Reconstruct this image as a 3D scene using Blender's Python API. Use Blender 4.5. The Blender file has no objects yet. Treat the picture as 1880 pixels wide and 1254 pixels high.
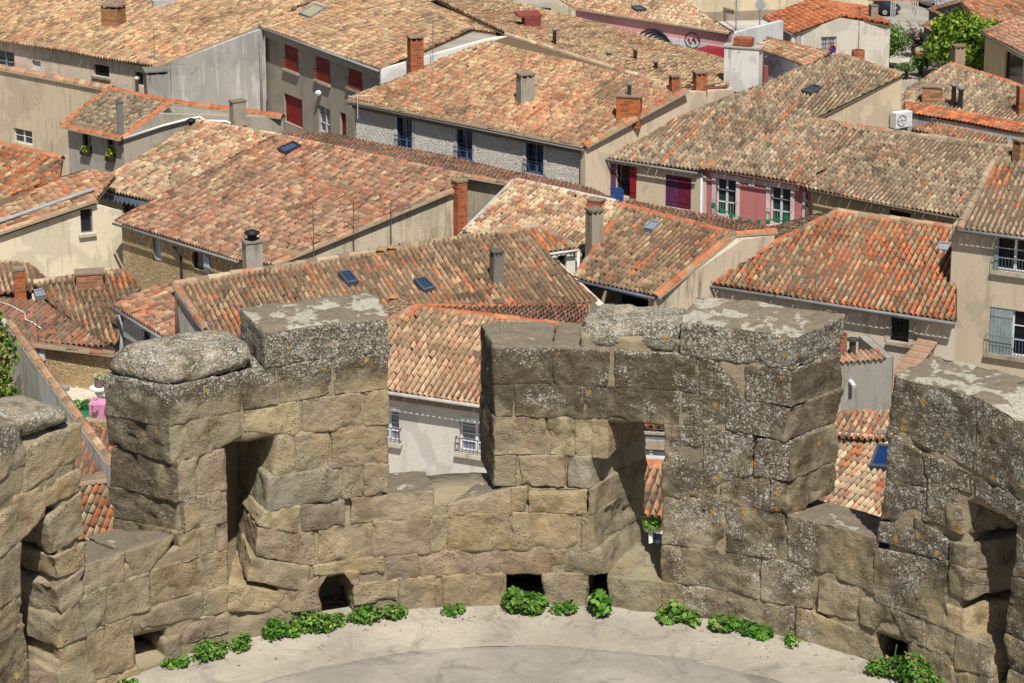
import bpy, math, random
import numpy as np
from mathutils import Vector
random.seed(7)
RNG = np.random.default_rng(11)
sc = bpy.context.scene
C = sc.collection

# ------------------------------------------------------------------ camera
F_PX, PITCH, CY0, CZ = 3800., math.radians(11.55), 77., 31.
cam = bpy.data.cameras.new('camera'); co = bpy.data.objects.new('camera', cam); C.objects.link(co)
co.location = (0, 0, CZ); co.rotation_euler = (math.pi/2-PITCH, 0, 0)
cam.sensor_width = 36; cam.lens = F_PX*36/1880; cam.shift_y = -(627-CY0)/1880
cam.clip_start = .5; cam.clip_end = 6000
sc.camera = co
CAM = np.array([0., 0., CZ])
def ray(px, py):
    a = (px-940)/F_PX; b = -(py-CY0)/F_PX
    return np.array([a, math.cos(PITCH)+b*math.sin(PITCH), -math.sin(PITCH)+b*math.cos(PITCH)])
def at(px, py, z):
    r = ray(px, py); return CAM+r*((z-CZ)/r[2])
def atY(px, py, Y):
    r = ray(px, py); return CAM+r*(Y/r[1])

# ------------------------------------------------------------------ helpers
def lin(c):
    c = np.array(c, float)/255.; return np.where(c <= .04045, c/12.92, ((c+.055)/1.055)**2.4)
def tag(o, label=None, cat=None, group=None, kind=None):
    if label: o['label'] = label
    if cat: o['category'] = cat
    if group: o['group'] = group
    if kind: o['kind'] = kind
    return o
def thing(name, label, cat, loc=(0, 0, 0), group=None):
    o = bpy.data.objects.new(name, None); C.objects.link(o); o.location = [float(v) for v in loc]
    o.empty_display_size = .2
    return tag(o, label, cat, group)
def worldloc(o):
    v = Vector((0, 0, 0))
    while o is not None: v = v+o.location; o = o.parent
    return np.array(v)
def mesh(name, V, Fc, mat, parent=None, smooth=False, loc=None, attrs=None, fattr=None):
    V = np.asarray(V, float).reshape(-1, 3)
    if parent is not None: V = V-worldloc(parent)
    elif loc is not None: V = V-np.asarray(loc, float)
    me = bpy.data.meshes.new(name)
    if isinstance(Fc, np.ndarray):
        n = len(Fc); k = Fc.shape[1]
        me.vertices.add(len(V)); me.vertices.foreach_set('co', V.astype(np.float32).ravel())
        me.loops.add(n*k); me.loops.foreach_set('vertex_index', Fc.astype(np.int32).ravel())
        me.polygons.add(n); me.polygons.foreach_set('loop_start', np.arange(0, n*k, k, dtype=np.int32))
        me.update(calc_edges=True)
    else:
        me.from_pydata([tuple(v) for v in V], [], [tuple(f) for f in Fc])
    if smooth: me.polygons.foreach_set('use_smooth', np.ones(len(me.polygons), bool))
    for nm, val in (attrs or {}).items():
        val = np.asarray(val, np.float32)
        if val.ndim == 2:
            a = me.attributes.new(nm, 'FLOAT_COLOR', 'POINT')
            a.data.foreach_set('color', np.c_[val, np.ones(len(val))].astype(np.float32).ravel())
        else:
            a = me.attributes.new(nm, 'FLOAT', 'POINT'); a.data.foreach_set('value', val)
    for nm, val in (fattr or {}).items():
        a = me.attributes.new(nm, 'FLOAT_COLOR', 'FACE')
        a.data.foreach_set('color', np.c_[val, np.ones(len(val))].astype(np.float32).ravel())
    me.materials.append(mat); me.validate(clean_customdata=False)
    o = bpy.data.objects.new(name, me); C.objects.link(o)
    if parent is not None: o.parent = parent
    elif loc is not None: o.location = [float(v) for v in loc]
    return o
class MB:
    """collects boxes, tubes and polygons into one mesh"""
    def __init__(s): s.V = []; s.F = []
    def add(s, V, Fs):
        n = len(s.V); s.V += [tuple(map(float, v)) for v in V]; s.F += [tuple(i+n for i in f) for f in Fs]
    def obox(s, o, ex, ey, ez):   # corner + three edge vectors
        o, ex, ey, ez = [np.asarray(v, float) for v in (o, ex, ey, ez)]
        P = [o, o+ex, o+ex+ey, o+ey]; P = P+[p+ez for p in P]
        s.add(P, [(0, 3, 2, 1), (4, 5, 6, 7), (0, 1, 5, 4), (1, 2, 6, 5), (2, 3, 7, 6), (3, 0, 4, 7)])
    def box(s, c, d, rz=0.):      # centre of base, size, yaw
        c = np.asarray(c, float); ca, sa = math.cos(rz), math.sin(rz)
        ex = np.array([ca, sa, 0])*d[0]; ey = np.array([-sa, ca, 0])*d[1]
        s.obox(c-ex/2-ey/2, ex, ey, (0, 0, d[2]))
    def tube(s, pts, r, n=6, caps=True):
        pts = [np.asarray(p, float) for p in pts]; rs = r if hasattr(r, '__len__') else [r]*len(pts)
        rings = []
        for i, p in enumerate(pts):
            d = pts[min(i+1, len(pts)-1)]-pts[max(i-1, 0)]; d = d/(np.linalg.norm(d)+1e-9)
            a = np.cross(d, (0, 0, 1) if abs(d[2]) < .9 else (1, 0, 0)); a /= np.linalg.norm(a); b = np.cross(d, a)
            rings.append([p+rs[i]*(math.cos(2*math.pi*k/n)*a+math.sin(2*math.pi*k/n)*b) for k in range(n)])
        V = [v for R in rings for v in R]
        Fs = [(i*n+k, i*n+(k+1) % n, (i+1)*n+(k+1) % n, (i+1)*n+k) for i in range(len(pts)-1) for k in range(n)]
        if caps: Fs += [tuple(range(n))[::-1], tuple((len(pts)-1)*n+k for k in range(n))]
        s.add(V, Fs)
    def lathe(s, base, prof, n=14):
        V = []; Fs = []
        for r, z in prof: V += [(base[0]+r*math.cos(2*math.pi*k/n), base[1]+r*math.sin(2*math.pi*k/n), base[2]+z) for k in range(n)]
        for i in range(len(prof)-1):
            for k in range(n): Fs.append((i*n+k, i*n+(k+1) % n, (i+1)*n+(k+1) % n, (i+1)*n+k))
        Fs += [tuple(range(n))[::-1], tuple((len(prof)-1)*n+k for k in range(n))]
        s.add(V, Fs)
    def build(s, name, mat, parent=None, smooth=False, loc=None):
        return mesh(name, s.V, s.F, mat, parent, smooth, loc)

# numpy value noise
def _h(i, j, k, seed):
    n = (i.astype(np.int64)*374761393+j.astype(np.int64)*668265263+k.astype(np.int64)*2147483647+seed*974711) & 0x7fffffff
    n = ((n ^ (n >> 13))*1274126177) & 0x7fffffff
    return ((n ^ (n >> 16)) & 0xffff)/65535.
def vnoise(P, seed=0):
    I = np.floor(P).astype(np.int64); f = P-I; f = f*f*(3-2*f); r = 0
    for a in (0, 1):
        for b in (0, 1):
            for c in (0, 1):
                w = (f[:, 0] if a else 1-f[:, 0])*(f[:, 1] if b else 1-f[:, 1])*(f[:, 2] if c else 1-f[:, 2])
                r = r+w*_h(I[:, 0]+a, I[:, 1]+b, I[:, 2]+c, seed)
    return r
def fbm(P, sc_, octv=4, seed=0):
    P = np.asarray(P)*sc_; r = 0; amp = .5; tot = 0
    for o in range(octv):
        r = r+amp*(vnoise(P*2.03**o+o*17.3, seed+o)*2-1); tot += amp; amp *= .5
    return r/tot

# ------------------------------------------------------------------ materials
class NT:
    def __init__(s, name, rough=.9):
        s.m = bpy.data.materials.new(name); s.m.use_nodes = True; s.t = s.m.node_tree
        s.b = s.t.nodes['Principled BSDF']; s.b.inputs['Roughness'].default_value = rough
        s.b.inputs['Specular IOR Level'].default_value = .25
        s._co = None
    def n(s, typ, **kw):
        nd = s.t.nodes.new(typ)
        for k, v in kw.items(): setattr(nd, k, v)
        return nd
    def link(s, a, b): s.t.links.new(a, b)
    def co(s):
        if s._co is None:
            g = s.n('ShaderNodeNewGeometry'); s._co = g.outputs['Position']
        return s._co
    def noise(s, scale, detail=4, rough=.6, vec=None, dist=0.):
        nd = s.n('ShaderNodeTexNoise'); nd.inputs['Scale'].default_value = scale
        nd.inputs['Detail'].default_value = detail; nd.inputs['Roughness'].default_value = rough
        nd.inputs['Distortion'].default_value = dist
        s.link(vec if vec is not None else s.co(), nd.inputs['Vector']); return nd.outputs['Fac']
    def voro(s, scale, feature='F1', vec=None, rnd=1.):
        nd = s.n('ShaderNodeTexVoronoi', feature=feature); nd.inputs['Scale'].default_value = scale
        nd.inputs['Randomness'].default_value = rnd
        s.link(vec if vec is not None else s.co(), nd.inputs['Vector']); return nd
    def ramp(s, fac, a, b, lo=0., hi=1.):
        nd = s.n('ShaderNodeMapRange'); nd.interpolation_type = 'SMOOTHSTEP'
        for i, v in zip((1, 2, 3, 4), (a, b, lo, hi)): nd.inputs[i].default_value = v
        s.link(fac, nd.inputs[0]); return nd.outputs[0]
    def math(s, op, a, b=0., clamp=False):
        nd = s.n('ShaderNodeMath', operation=op); nd.use_clamp = clamp
        for i, v in enumerate((a, b)):
            if isinstance(v, (int, float)): nd.inputs[i].default_value = v
            else: s.link(v, nd.inputs[i])
        return nd.outputs[0]
    def mix(s, fac, a, b, blend='MIX'):
        nd = s.n('ShaderNodeMix', data_type='RGBA', blend_type=blend)
        for i, v in ((0, fac), (6, a), (7, b)):
            if isinstance(v, (int, float)): nd.inputs[i].default_value = v
            elif isinstance(v, (tuple, list, np.ndarray)): nd.inputs[i].default_value = (*[float(x) for x in v[:3]], 1)
            else: s.link(v, nd.inputs[i])
        return nd.outputs[2]
    def attr(s, name, out='Fac'):
        nd = s.n('ShaderNodeAttribute'); nd.attribute_name = name; return nd.outputs[out]
    def bump(s, h, dist=.02, strength=1., prev=None):
        nd = s.n('ShaderNodeBump'); nd.inputs['Distance'].default_value = dist; nd.inputs['Strength'].default_value = strength
        s.link(h, nd.inputs['Height'])
        if prev is not None: s.link(prev, nd.inputs['Normal'])
        s.link(nd.outputs[0], s.b.inputs['Normal']); return nd.outputs[0]
    def col(s, c):
        if isinstance(c, (tuple, list, np.ndarray)): s.b.inputs['Base Color'].default_value = (*[float(x) for x in c[:3]], 1)
        else: s.link(c, s.b.inputs['Base Color'])
        return s
AL = .84
def A_(c, k=AL): return tuple(lin(c)*k)
_mats = {}
def plain(c, rough=.6, k=AL, metal=0.):
    key = ('p', tuple(c), rough, k, metal)
    if key not in _mats:
        t = NT('paint', rough); base = np.array(A_(c, k))
        n = t.noise(3., 3)
        n2 = t.noise(11., 5, .7); t.col(t.mix(t.ramp(n2, .45, .75, 0., .4), t.mix(t.ramp(n, .3, .7), base*.74, base), base*.7+.05)); t.b.inputs['Metallic'].default_value = metal
        _mats[key] = t.m
    return _mats[key]
def plaster(c, dirt=(110, 95, 75), amt=.5, k=AL, bump=.012, seed=0.):
    """rendered wall: mottled colour, vertical run stains, small pits"""
    key = ('w', tuple(c), tuple(dirt), amt, k, bump)
    if key in _mats: return _mats[key]
    t = NT('render_plaster', .95); k = k*1.16; base = np.array(A_(c, k)); base = np.minimum(base*.78+.22*base.mean(), .84); dc = np.array(A_(dirt, k))
    mp = t.n('ShaderNodeMapping'); t.link(t.co(), mp.inputs['Vector']); mp.inputs['Scale'].default_value = (1, 1, .12)
    st = t.noise(3.2, 6, .65, mp.outputs[0]); big = t.noise(.55, 5, .6); fine = t.noise(14., 4, .7)
    f1 = t.math('MULTIPLY', t.ramp(st, .5, .72), min(.95, amt*1.25)); f2 = t.math('MULTIPLY', t.ramp(big, .45, .75), amt*.7)
    pt = t.ramp(t.noise(.5, 6, .55, dist=.4), .53, .55, 0., 1.); b2 = t.mix(pt, base, base*.8+.02); c1 = t.mix(f2, b2, base*.55+dc*.45); c2 = t.mix(f1, c1, dc)
    c3 = t.mix(t.ramp(fine, .35, .8), t.mix(1., c2, (.86, .86, .86), 'MULTIPLY'), c2)
    t.col(c3); t.bump(t.math('ADD', t.math('MULTIPLY', fine, .6), big), bump)
    _mats[key] = t.m; return t.m
def rubble(c1, c2, mort, scale=4.5, k=AL, flat=2.3):
    key = ('r', tuple(c1), tuple(c2), scale)
    if key in _mats: return _mats[key]
    t = NT('rubble_stone', .95)
    mp = t.n('ShaderNodeMapping'); t.link(t.co(), mp.inputs['Vector']); mp.inputs['Scale'].default_value = (1, 1, flat)
    wob = t.n('ShaderNodeMix', data_type='VECTOR'); wob.inputs[0].default_value = .06
    nn = t.n('ShaderNodeTexNoise'); nn.inputs['Scale'].default_value = 3.; t.link(t.co(), nn.inputs['Vector'])
    t.link(mp.outputs[0], wob.inputs[4]); t.link(nn.outputs['Color'], wob.inputs[5])
    v = t.voro(scale*2, 'F1', wob.outputs[1]); e = t.voro(scale*2, 'DISTANCE_TO_EDGE', wob.outputs[1])
    hs = t.n('ShaderNodeSeparateColor'); t.link(v.outputs['Color'], hs.inputs[0])
    k = k*1.2; stone = t.mix(hs.outputs[0], A_(c1, k), A_(c2, k))
    stone = t.mix(t.ramp(t.noise(20., 3), .3, .8), t.mix(1., stone, (.72, .72, .72), 'MULTIPLY'), stone)
    scale *= 2; ed = t.ramp(e.outputs['Distance'], .0, .16)
    pl = t.ramp(t.noise(.5, 4), .5, .62)
    f = t.math('MULTIPLY', ed, t.math('SUBTRACT', 1., t.math('MULTIPLY', pl, .6)))
    t.col(t.mix(f, A_(mort, k), stone))
    t.bump(t.math('ADD', ed, t.math('MULTIPLY', t.noise(12., 4), .7)), .03)
    _mats[key] = t.m; return t.m
def tile_mat():
    t = NT('clay_tile', .9); a = t.attr('col', 'Color')
    n = t.noise(9., 4, .7); n2 = t.noise(55., 3, .7)
    c = t.mix(t.ramp(n, .42, .75, 0., .55), a, t.mix(.5, a, A_((92, 78, 62))))
    c = t.mix(t.ramp(n2, .55, .8, 0., .5), c, t.mix(1., c, (.6, .58, .55), 'MULTIPLY'))
    t.col(c); t.bump(n2, .006); return t.m
TILE = tile_mat()
def brick_mat(c=(176, 84, 48), m=(150, 125, 100)):
    key = ('b', tuple(c))
    if key in _mats: return _mats[key]
    t = NT('brick', .9)
    mp = t.n('ShaderNodeMapping'); t.link(t.co(), mp.inputs['Vector']); mp.inputs['Rotation'].default_value = (math.pi/2, 0, math.radians(40))
    sp = t.n('ShaderNodeSeparateXYZ'); t.link(t.co(), sp.inputs[0])
    ad = t.math('ADD', sp.outputs[0], sp.outputs[1]); cb = t.n('ShaderNodeCombineXYZ'); t.link(ad, cb.inputs[0]); t.link(sp.outputs[2], cb.inputs[1])
    b = t.n('ShaderNodeTexBrick'); t.link(cb.outputs[0], b.inputs['Vector']); b.inputs['Scale'].default_value = 1.
    b.inputs['Brick Width'].default_value = .34; b.inputs['Row Height'].default_value = .14; b.inputs['Mortar Size'].default_value = .012
    b.inputs['Color1'].default_value = (*A_(c), 1); b.inputs['Color2'].default_value = (*A_(np.array(c)*.72), 1); b.inputs['Mortar'].default_value = (*A_(m), 1)
    c2 = t.mix(t.ramp(t.noise(5., 5), .5, .75, 0., .6), b.outputs['Color'], A_((105, 82, 62)))
    t.col(c2); t.bump(t.noise(20., 4), .01); _mats[key] = t.m; return t.m
def leaf_mat(name='leaf'):
    if name in _mats: return _mats[name]
    t = NT(name, .55); a = t.attr('col', 'Color'); t.col(a)
    tr = t.n('ShaderNodeBsdfTranslucent'); t.link(a, tr.inputs['Color'])
    mx = t.n('ShaderNodeMixShader'); mx.inputs[0].default_value = .3
    out = t.t.nodes['Material Output']; t.link(t.b.outputs[0], mx.inputs[1]); t.link(tr.outputs[0], mx.inputs[2]); t.link(mx.outputs[0], out.inputs[0])
    _mats[name] = t.m; return t.m
def glass_mat(c=(38, 46, 58)):
    key = ('g', tuple(c))
    if key not in _mats:
        t = NT('window_glass', .12); t.b.inputs['Specular IOR Level'].default_value = .6; t.col(A_(c)); _mats[key] = t.m
    return _mats[key]
ZINC = plain((132, 132, 130), .6)
DARKIRON = plain((48, 46, 50), .6)
# ------------------------------------------------------------------ the tower platform and its parapet
TX, TY, TR, TF, TT = .067, 9.981, 3.858, 24., .5
def cyl(px, py, R=TR):
    r = ray(px, py); a = r[0]**2+r[1]**2; b = 2*(-TX*r[0]-TY*r[1]); c = TX*TX+TY*TY-R*R
    t = (-b+math.sqrt(max(b*b-4*a*c, 0)))/(2*a)
    return math.degrees(math.atan2(t*r[0]-TX, t*r[1]-TY)), CZ+t*r[2]-TF
def tp(phi, r, z):
    ph = np.radians(phi); return np.stack([TX+r*np.sin(ph), TY+r*np.cos(ph), TF+z], -1)
def sstep(x, a, b):
    t = np.clip((x-a)/(b-a), 0, 1); return t*t*(3-2*t)
def stone_mat():
    t = NT('weathered_sandstone', .95)
    base = t.attr('col', 'Color'); dk = t.attr('dark'); li = t.attr('lich'); tpf = t.attr('top')
    n1 = t.noise(5., 6, .65, dist=.4); n2 = t.noise(26., 5, .7); n3 = t.noise(90., 3, .7); big = t.noise(1.7, 4, .6)
    c = t.mix(t.ramp(n1, .42, .66), base, t.mix(1., base, (.68, .645, .60), 'MULTIPLY'))
    c = t.mix(t.ramp(big, .5, .68, 0., .5), c, A_((174, 148, 106), .95))
    c = t.mix(t.ramp(n2, .5, .78, 0., .6), c, t.mix(1., c, (.58, .55, .5), 'MULTIPLY'))
    c = t.mix(t.ramp(n2, .2, .42, .35, 0.), c, A_((205, 188, 150)))
    # black-brown crust
    m = t.math('ADD', t.math('MULTIPLY', t.noise(5., 8, .74), 1.7), t.math('MULTIPLY', dk, .82))
    m = t.ramp(m, 1., 1.42)
    crust = t.mix(n2, A_((50, 42, 31)), A_((100, 87, 66)))
    c = t.mix(t.math('MULTIPLY', m, .86), c, crust)
    film = t.math('MULTIPLY', t.ramp(t.noise(17., 6, .75), .46, .68), t.math('ADD', t.math('MULTIPLY', li, .38), .1))
    c = t.mix(film, c, A_((158, 152, 136)))
    pv = t.voro(48.); pit = t.math('MULTIPLY', t.ramp(pv.outputs['Distance'], .34, .16), t.ramp(t.noise(5.5, 5, .7), .5, .64)); c = t.mix(t.math('MULTIPLY', pit, .55), c, A_((70, 58, 42)))
    # lichen specks in three sizes
    cl = t.math('ADD', t.math('MULTIPLY', t.noise(4., 5, .7), 2.1), t.math('SUBTRACT', li, 1.5))
    for sc_, th, colr in ((30., .27, (184, 182, 170)), (62., .33, (200, 197, 185)), (120., .38, (178, 174, 160))):
        v = t.voro(sc_); hs = t.n('ShaderNodeSeparateColor'); t.link(v.outputs['Color'], hs.inputs[0])
        thr = t.math('MULTIPLY', t.math('MULTIPLY', hs.outputs[0], th*1.9), t.ramp(cl, -.2, .5))
        sp = t.ramp(t.math('SUBTRACT', thr, v.outputs['Distance']), 0., .1)
        c = t.mix(t.math('MULTIPLY', sp, t.math('ADD', t.math('MULTIPLY', hs.outputs[1], .45), .45)), c, A_(colr))
    v = t.voro(10.); hs = t.n('ShaderNodeSeparateColor'); t.link(v.outputs['Color'], hs.inputs[0])
    pick = t.math('MULTIPLY', t.ramp(hs.outputs[1], .8, .86), t.ramp(t.math('ADD', dk, li), .35, .7))
    rad = t.math('ADD', v.outputs['Distance'], t.math('MULTIPLY', t.math('SUBTRACT', n2, .5), .5))
    c = t.mix(t.math('MULTIPLY', t.math('MULTIPLY', t.ramp(rad, .26, .14), pick), .8), c, A_((188, 146, 76)))
    # flat cream crusts of the upper faces
    g = t.mix(n2, A_((100, 88, 70)), A_((152, 140, 120)))
    cream = t.ramp(t.math('ADD', t.noise(5.5, 6, .62, dist=.3), t.math('MULTIPLY', t.math('SUBTRACT', tpf, 1.), .2)), .5, .55)
    tc = t.mix(cream, g, t.mix(n2, A_((160, 153, 134)), A_((196, 190, 172))))
    c = t.mix(t.ramp(tpf, .2, .5), c, tc)
    t.col(c)
    h = t.math('ADD', t.math('MULTIPLY', n2, .5), t.math('ADD', t.math('MULTIPLY', n1, 1.2), t.math('SUBTRACT', t.math('MULTIPLY', n3, .3), t.math('MULTIPLY', pit, .5))))
    t.bump(h, .026, 1.); return t.m
STONE = stone_mat()
def mortar_mat():
    t = NT('lime_mortar', .97); n = t.noise(12., 5, .7); n2 = t.noise(2.2, 5, .6)
    c = t.mix(n, A_((138, 124, 100)), A_((164, 150, 122))); c = t.mix(t.ramp(n2, .5, .7, 0., .6), c, A_((120, 108, 88)))
    t.col(c); t.bump(t.math('ADD', n, n2), .02); return t.m
MORTAR = mortar_mat()
ZT = dict(T1=(0, 560, 4.18), T2=(0, 860, 3.182), T3=(380, 540, 4.181), T4=(380, 820, 4.181), T5=(760, 820, 3.917), T6=(860, 540, 4.18),
          T7=(1180, 540, 4.18), T8=(1180, 820, 3.135), T9=(1560, 620, 3.919), T10=(1560, 934, 3.919))
# every stone of the parapet: corners TL TR BR BL of its inner face; flags: c cap, d domed cap, n dark end stone, p pinkish, y yellow, g grey; <k / >k splayed jamb of loop k on its left / right
ST = '''
T3 450 300 1385 190 1385 440 450 570 c
T1 1310 420 1960 290 1985 470 1290 645 d
T1 1290 655 1540 600 1540 880 1290 965
T3 270 600 530 565 540 840 280 870
T1 1555 590 1845 540 1850 800 1555 865
T3 540 555 950 500 950 770 560 830
T3 970 490 1385 445 1385 740 980 780
T1 1295 985 1410 940 1410 1170 1310 1205
T1 1415 930 1610 885 1615 1120 1420 1160
T3 20 960 250 905 255 1080 30 1195 l
T3 290 890 710 850 705 1075 290 1050 y l
T3 740 850 1180 780 1180 1020 740 1060
T3 1200 775 1385 745 1385 990 1210 1000 y
T3 548 1090 665 1075 665 1330 520 1360 y <1
T3 690 1070 940 1045 940 1370 690 1390
T3 960 1040 1380 1010 1380 1290 960 1340
T4 480 185 1010 180 1010 420 470 440 g <1
T4 1040 170 1200 150 1195 385 1040 400
T4 1210 140 1385 115 1385 350 1210 380
T4 440 455 710 445 710 645 410 600 y <1
T4 725 460 1055 430 1055 620 725 650 p
T4 1105 400 1735 380 1735 550 1110 560 s
T4 390 625 835 670 835 900 380 850 <1
T4 860 615 1255 600 1255 850 860 905 y
T4 1280 580 1705 550 1705 820 1280 835
T4 330 850 780 920 770 1090 310 1040 <1
T4 815 915 1355 850 1355 960 830 985 y
T4 1380 860 1615 840 1615 1000 1380 1030 p
T4 180 1030 640 1120 640 1270 170 1260 y <1
T4 655 1100 850 1000 865 1245 655 1260
T4 1130 1060 1460 1050 1460 1180 1130 1220
T4 840 965 985 955 905 1015 850 1090
T4 1040 955 1190 955 1165 1085 1110 1005
T4 1470 1035 1745 1010 1745 1260 1480 1260
T2 1020 -20 1145 -55 1140 160 1030 190
T2 1155 -60 1310 -95 1315 100 1155 115
T2 1060 195 1320 125 1320 310 1070 345
T2 1050 360 1160 340 1170 505 1040 530
T2 1175 350 1260 330 1250 490 1180 500
T2 1268 320 1325 308 1325 480 1262 492 p
T2 880 600 1170 520 1180 740 880 770 o
T2 1180 515 1325 490 1330 680 1190 720
T2 795 850 1180 750 1190 865 830 930
T2 1195 735 1335 695 1335 820 1195 850
T2 960 1000 1060 965 1060 1085 970 1110
T2 1070 890 1335 850 1335 960 1070 1050 p
T2 500 520 720 500 720 650 480 755 s
T2 740 500 1010 420 900 575 760 620 s
T2 465 785 620 700 610 915 510 985
T2 630 690 862 635 862 775 630 890
T2 500 1000 780 880 775 1160 560 1240 y
T2 350 1080 490 1010 560 1260 390 1300
T2 570 1245 790 1165 820 1200 600 1300 y
T1 150 900 505 800 515 905 175 1060 d
T1 -350 1010 140 905 180 1210 -350 1510 c
T1 185 1110 610 920 625 1190 190 1420 y
T2 85 170 250 110 255 275 105 420 o l
T2 255 108 470 0 475 170 260 270
T2 275 300 475 185 490 420 310 505 <0
T2 315 520 495 435 500 580 340 690 y <0
T2 325 705 485 610 470 770 365 870 <0
T2 345 885 450 800 490 990 350 1065 <0
T2 -300 440 85 225 112 430 -300 710
T2 -300 720 112 440 122 700 -300 1000
T2 -300 1010 122 705 140 905 -300 1250
T2 -300 1260 140 910 160 1250 -300 1600 n
T2 165 1200 330 1190 345 1330 175 1380 p
T6 195 400 640 390 630 660 200 670 n c s
T6 660 390 1070 425 1060 690 665 690 n c s
T6 1130 440 1760 480 1750 735 1130 705 n
T6 870 245 1610 235 1610 450 880 405 d e
T7 290 210 1190 330 1150 580 290 455 c
T7 440 500 745 530 740 780 440 755 n
T7 790 545 1150 592 1145 838 795 800 n
T6 205 690 340 690 340 930 210 935
T6 360 690 870 725 870 945 360 935
T6 885 725 1620 760 1610 985 885 895 n l
T7 300 775 640 800 620 1030 305 1000
T7 645 790 1140 850 1095 1085 640 1060
T6 190 955 590 965 590 1220 190 1215
T6 610 985 810 985 810 1230 620 1230 y
T6 825 990 945 1000 945 1250 825 1240 y
T6 955 990 1060 985 1060 1250 960 1250 y >2
T7 170 1005 455 1040 455 1500 170 1440
T7 470 1045 840 1070 840 1340 465 1500
T8 640 -20 850 0 845 165 645 145
T5 575 45 740 60 740 245 575 240
T5 755 60 1085 60 1085 290 755 255
T5 1110 65 1260 65 1260 285 1110 290 g >2
T8 120 125 430 160 425 330 120 285
T8 440 155 725 190 725 350 440 320 p
T8 740 185 830 190 830 375 740 355
T5 210 420 690 345 690 460 230 470 s
T5 700 325 815 325 810 465 705 465
T5 825 325 1245 315 1240 460 825 465 y
T5 1252 312 1292 310 1288 462 1252 462 >2
T8 130 305 465 345 465 600 115 555
T8 480 350 815 395 808 655 480 605
T8 110 560 680 640 670 885 105 800
T8 690 645 990 700 980 960 690 880
T8 838 430 1345 575 1340 845 838 660 s
T5 125 485 248 480 222 725 130 735
T5 265 490 680 480 680 720 250 725 y
T5 710 475 1165 470 1160 715 705 720 y
T5 1210 475 1290 470 1290 720 1210 725 >2
T5 40 785 410 765 410 905 50 935 p
T5 440 740 610 740 610 905 450 905 p
T5 625 735 1085 725 1070 885 625 875 o
T5 1090 730 1330 745 1380 890 1085 880 >2
T5 -20 950 150 950 150 1185 -20 1185
T5 158 985 205 985 205 1165 158 1165
T5 210 945 630 930 630 1150 215 1165 o
T5 930 905 1255 900 1240 1135 940 1145
T5 1395 960 1770 990 1780 1190 1400 1190 b
T8 105 815 480 875 475 1005 105 965
T8 488 880 868 955 862 1115 488 1010
T8 885 965 1340 1110 1340 1260 885 1145
T8 1010 745 1240 800 1225 1050 1000 975
T8 1250 830 1440 915 1440 1010 1255 1060
T9 345 275 920 430 880 950 290 690 c
T9 922 430 1650 850 1650 1440 882 955 c
T9 285 725 510 825 545 1080 280 1000
T9 280 1010 545 1095 565 1330 230 1290
T9 525 835 880 985 880 1170 560 1035
T9 890 985 1400 1270 1400 1480 892 1190 l
T9 570 1060 770 1140 770 1400 565 1340
T10 225 100 470 155 480 290 215 250
T10 475 100 700 225 700 380 485 300
T10 705 -40 785 -10 795 230 705 195 >3
T10 715 235 830 270 845 460 715 385 >3
T10 725 420 840 470 840 690 722 645 >3
T10 700 690 825 725 835 935 700 830 y >3
T10 190 295 705 385 690 830 185 635
T10 545 815 755 905 740 1130 545 1035
T10 770 905 1000 970 1010 1225 745 1145 >3
T10 290 700 535 800 535 1000 400 930
T10 70 650 285 690 180 905 70 810
T10 750 1160 1010 1235 1010 1420 750 1380
T10 545 1050 740 1145 740 1380 545 1300
T10 1200 190 1560 390 1540 600 1180 470 n
T10 1165 490 1540 620 1530 830 1150 680
T10 1150 700 1530 850 1530 1080 1125 885 g
T10 1120 905 1530 1100 1530 1330 1125 1130 n
T10 1130 1150 1530 1350 1530 1600 1140 1370
'''

SCOL = {'': (146, 131, 102), 'y': (166, 148, 108), 'g': (144, 136, 120), 'p': (142, 122, 104), 'o': (156, 130, 90), 'n': (126, 111, 86)}
LT = .64
LOOP_OUT = {0: -51.9, 1: -27., 2: cyl(1178, 900, TR+LT)[0], 3: 52.}
M2L_OUT = cyl(203, 900, TR+TT)[0]; M3R_OUT = cyl(1538, 760, TR+TT)[0]; M3L_OUT = cyl(884, 720, TR+TT)[0]
def dl_fields(ph, z):
    """how far the dark crust and the lichen have spread over the inner face"""
    right = sstep(ph, 13, 17); wall4 = sstep(ph, 34, 40); m3 = sstep(ph, -6, -3)*(1-sstep(ph, 31, 34)); m2 = (1-sstep(ph, -12, -9)); m1 = 1-sstep(ph, -48, -46)
    d = m2*(1-m1)*(sstep(z, 1.66, 2.)*.7+.1*sstep(z, 1.2, 1.6))+m3*np.maximum(sstep(z, 1.15, 1.7)*.78, right*(.38+.3*sstep(z, .4, 1.3)))+m1*(sstep(z, 1.8, 2.)*.6+.05)
    d = d*(1-wall4)+wall4*(.4+.3*sstep(z, .5, .9))
    l = m2*(1-m1)*sstep(z, 1.6, 2.05)*1.02+m3*np.maximum(sstep(z, 1.3, 1.6)*.56+sstep(z, 1.93, 2.03)*.66, right*(.66+.18*sstep(z, .95, 1.3)))+m1*sstep(z, 1.7, 2.)*.85
    l = l*(1-wall4)+wall4*(.64+.16*sstep(z, .8, 1.3))
    return d, l
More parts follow.
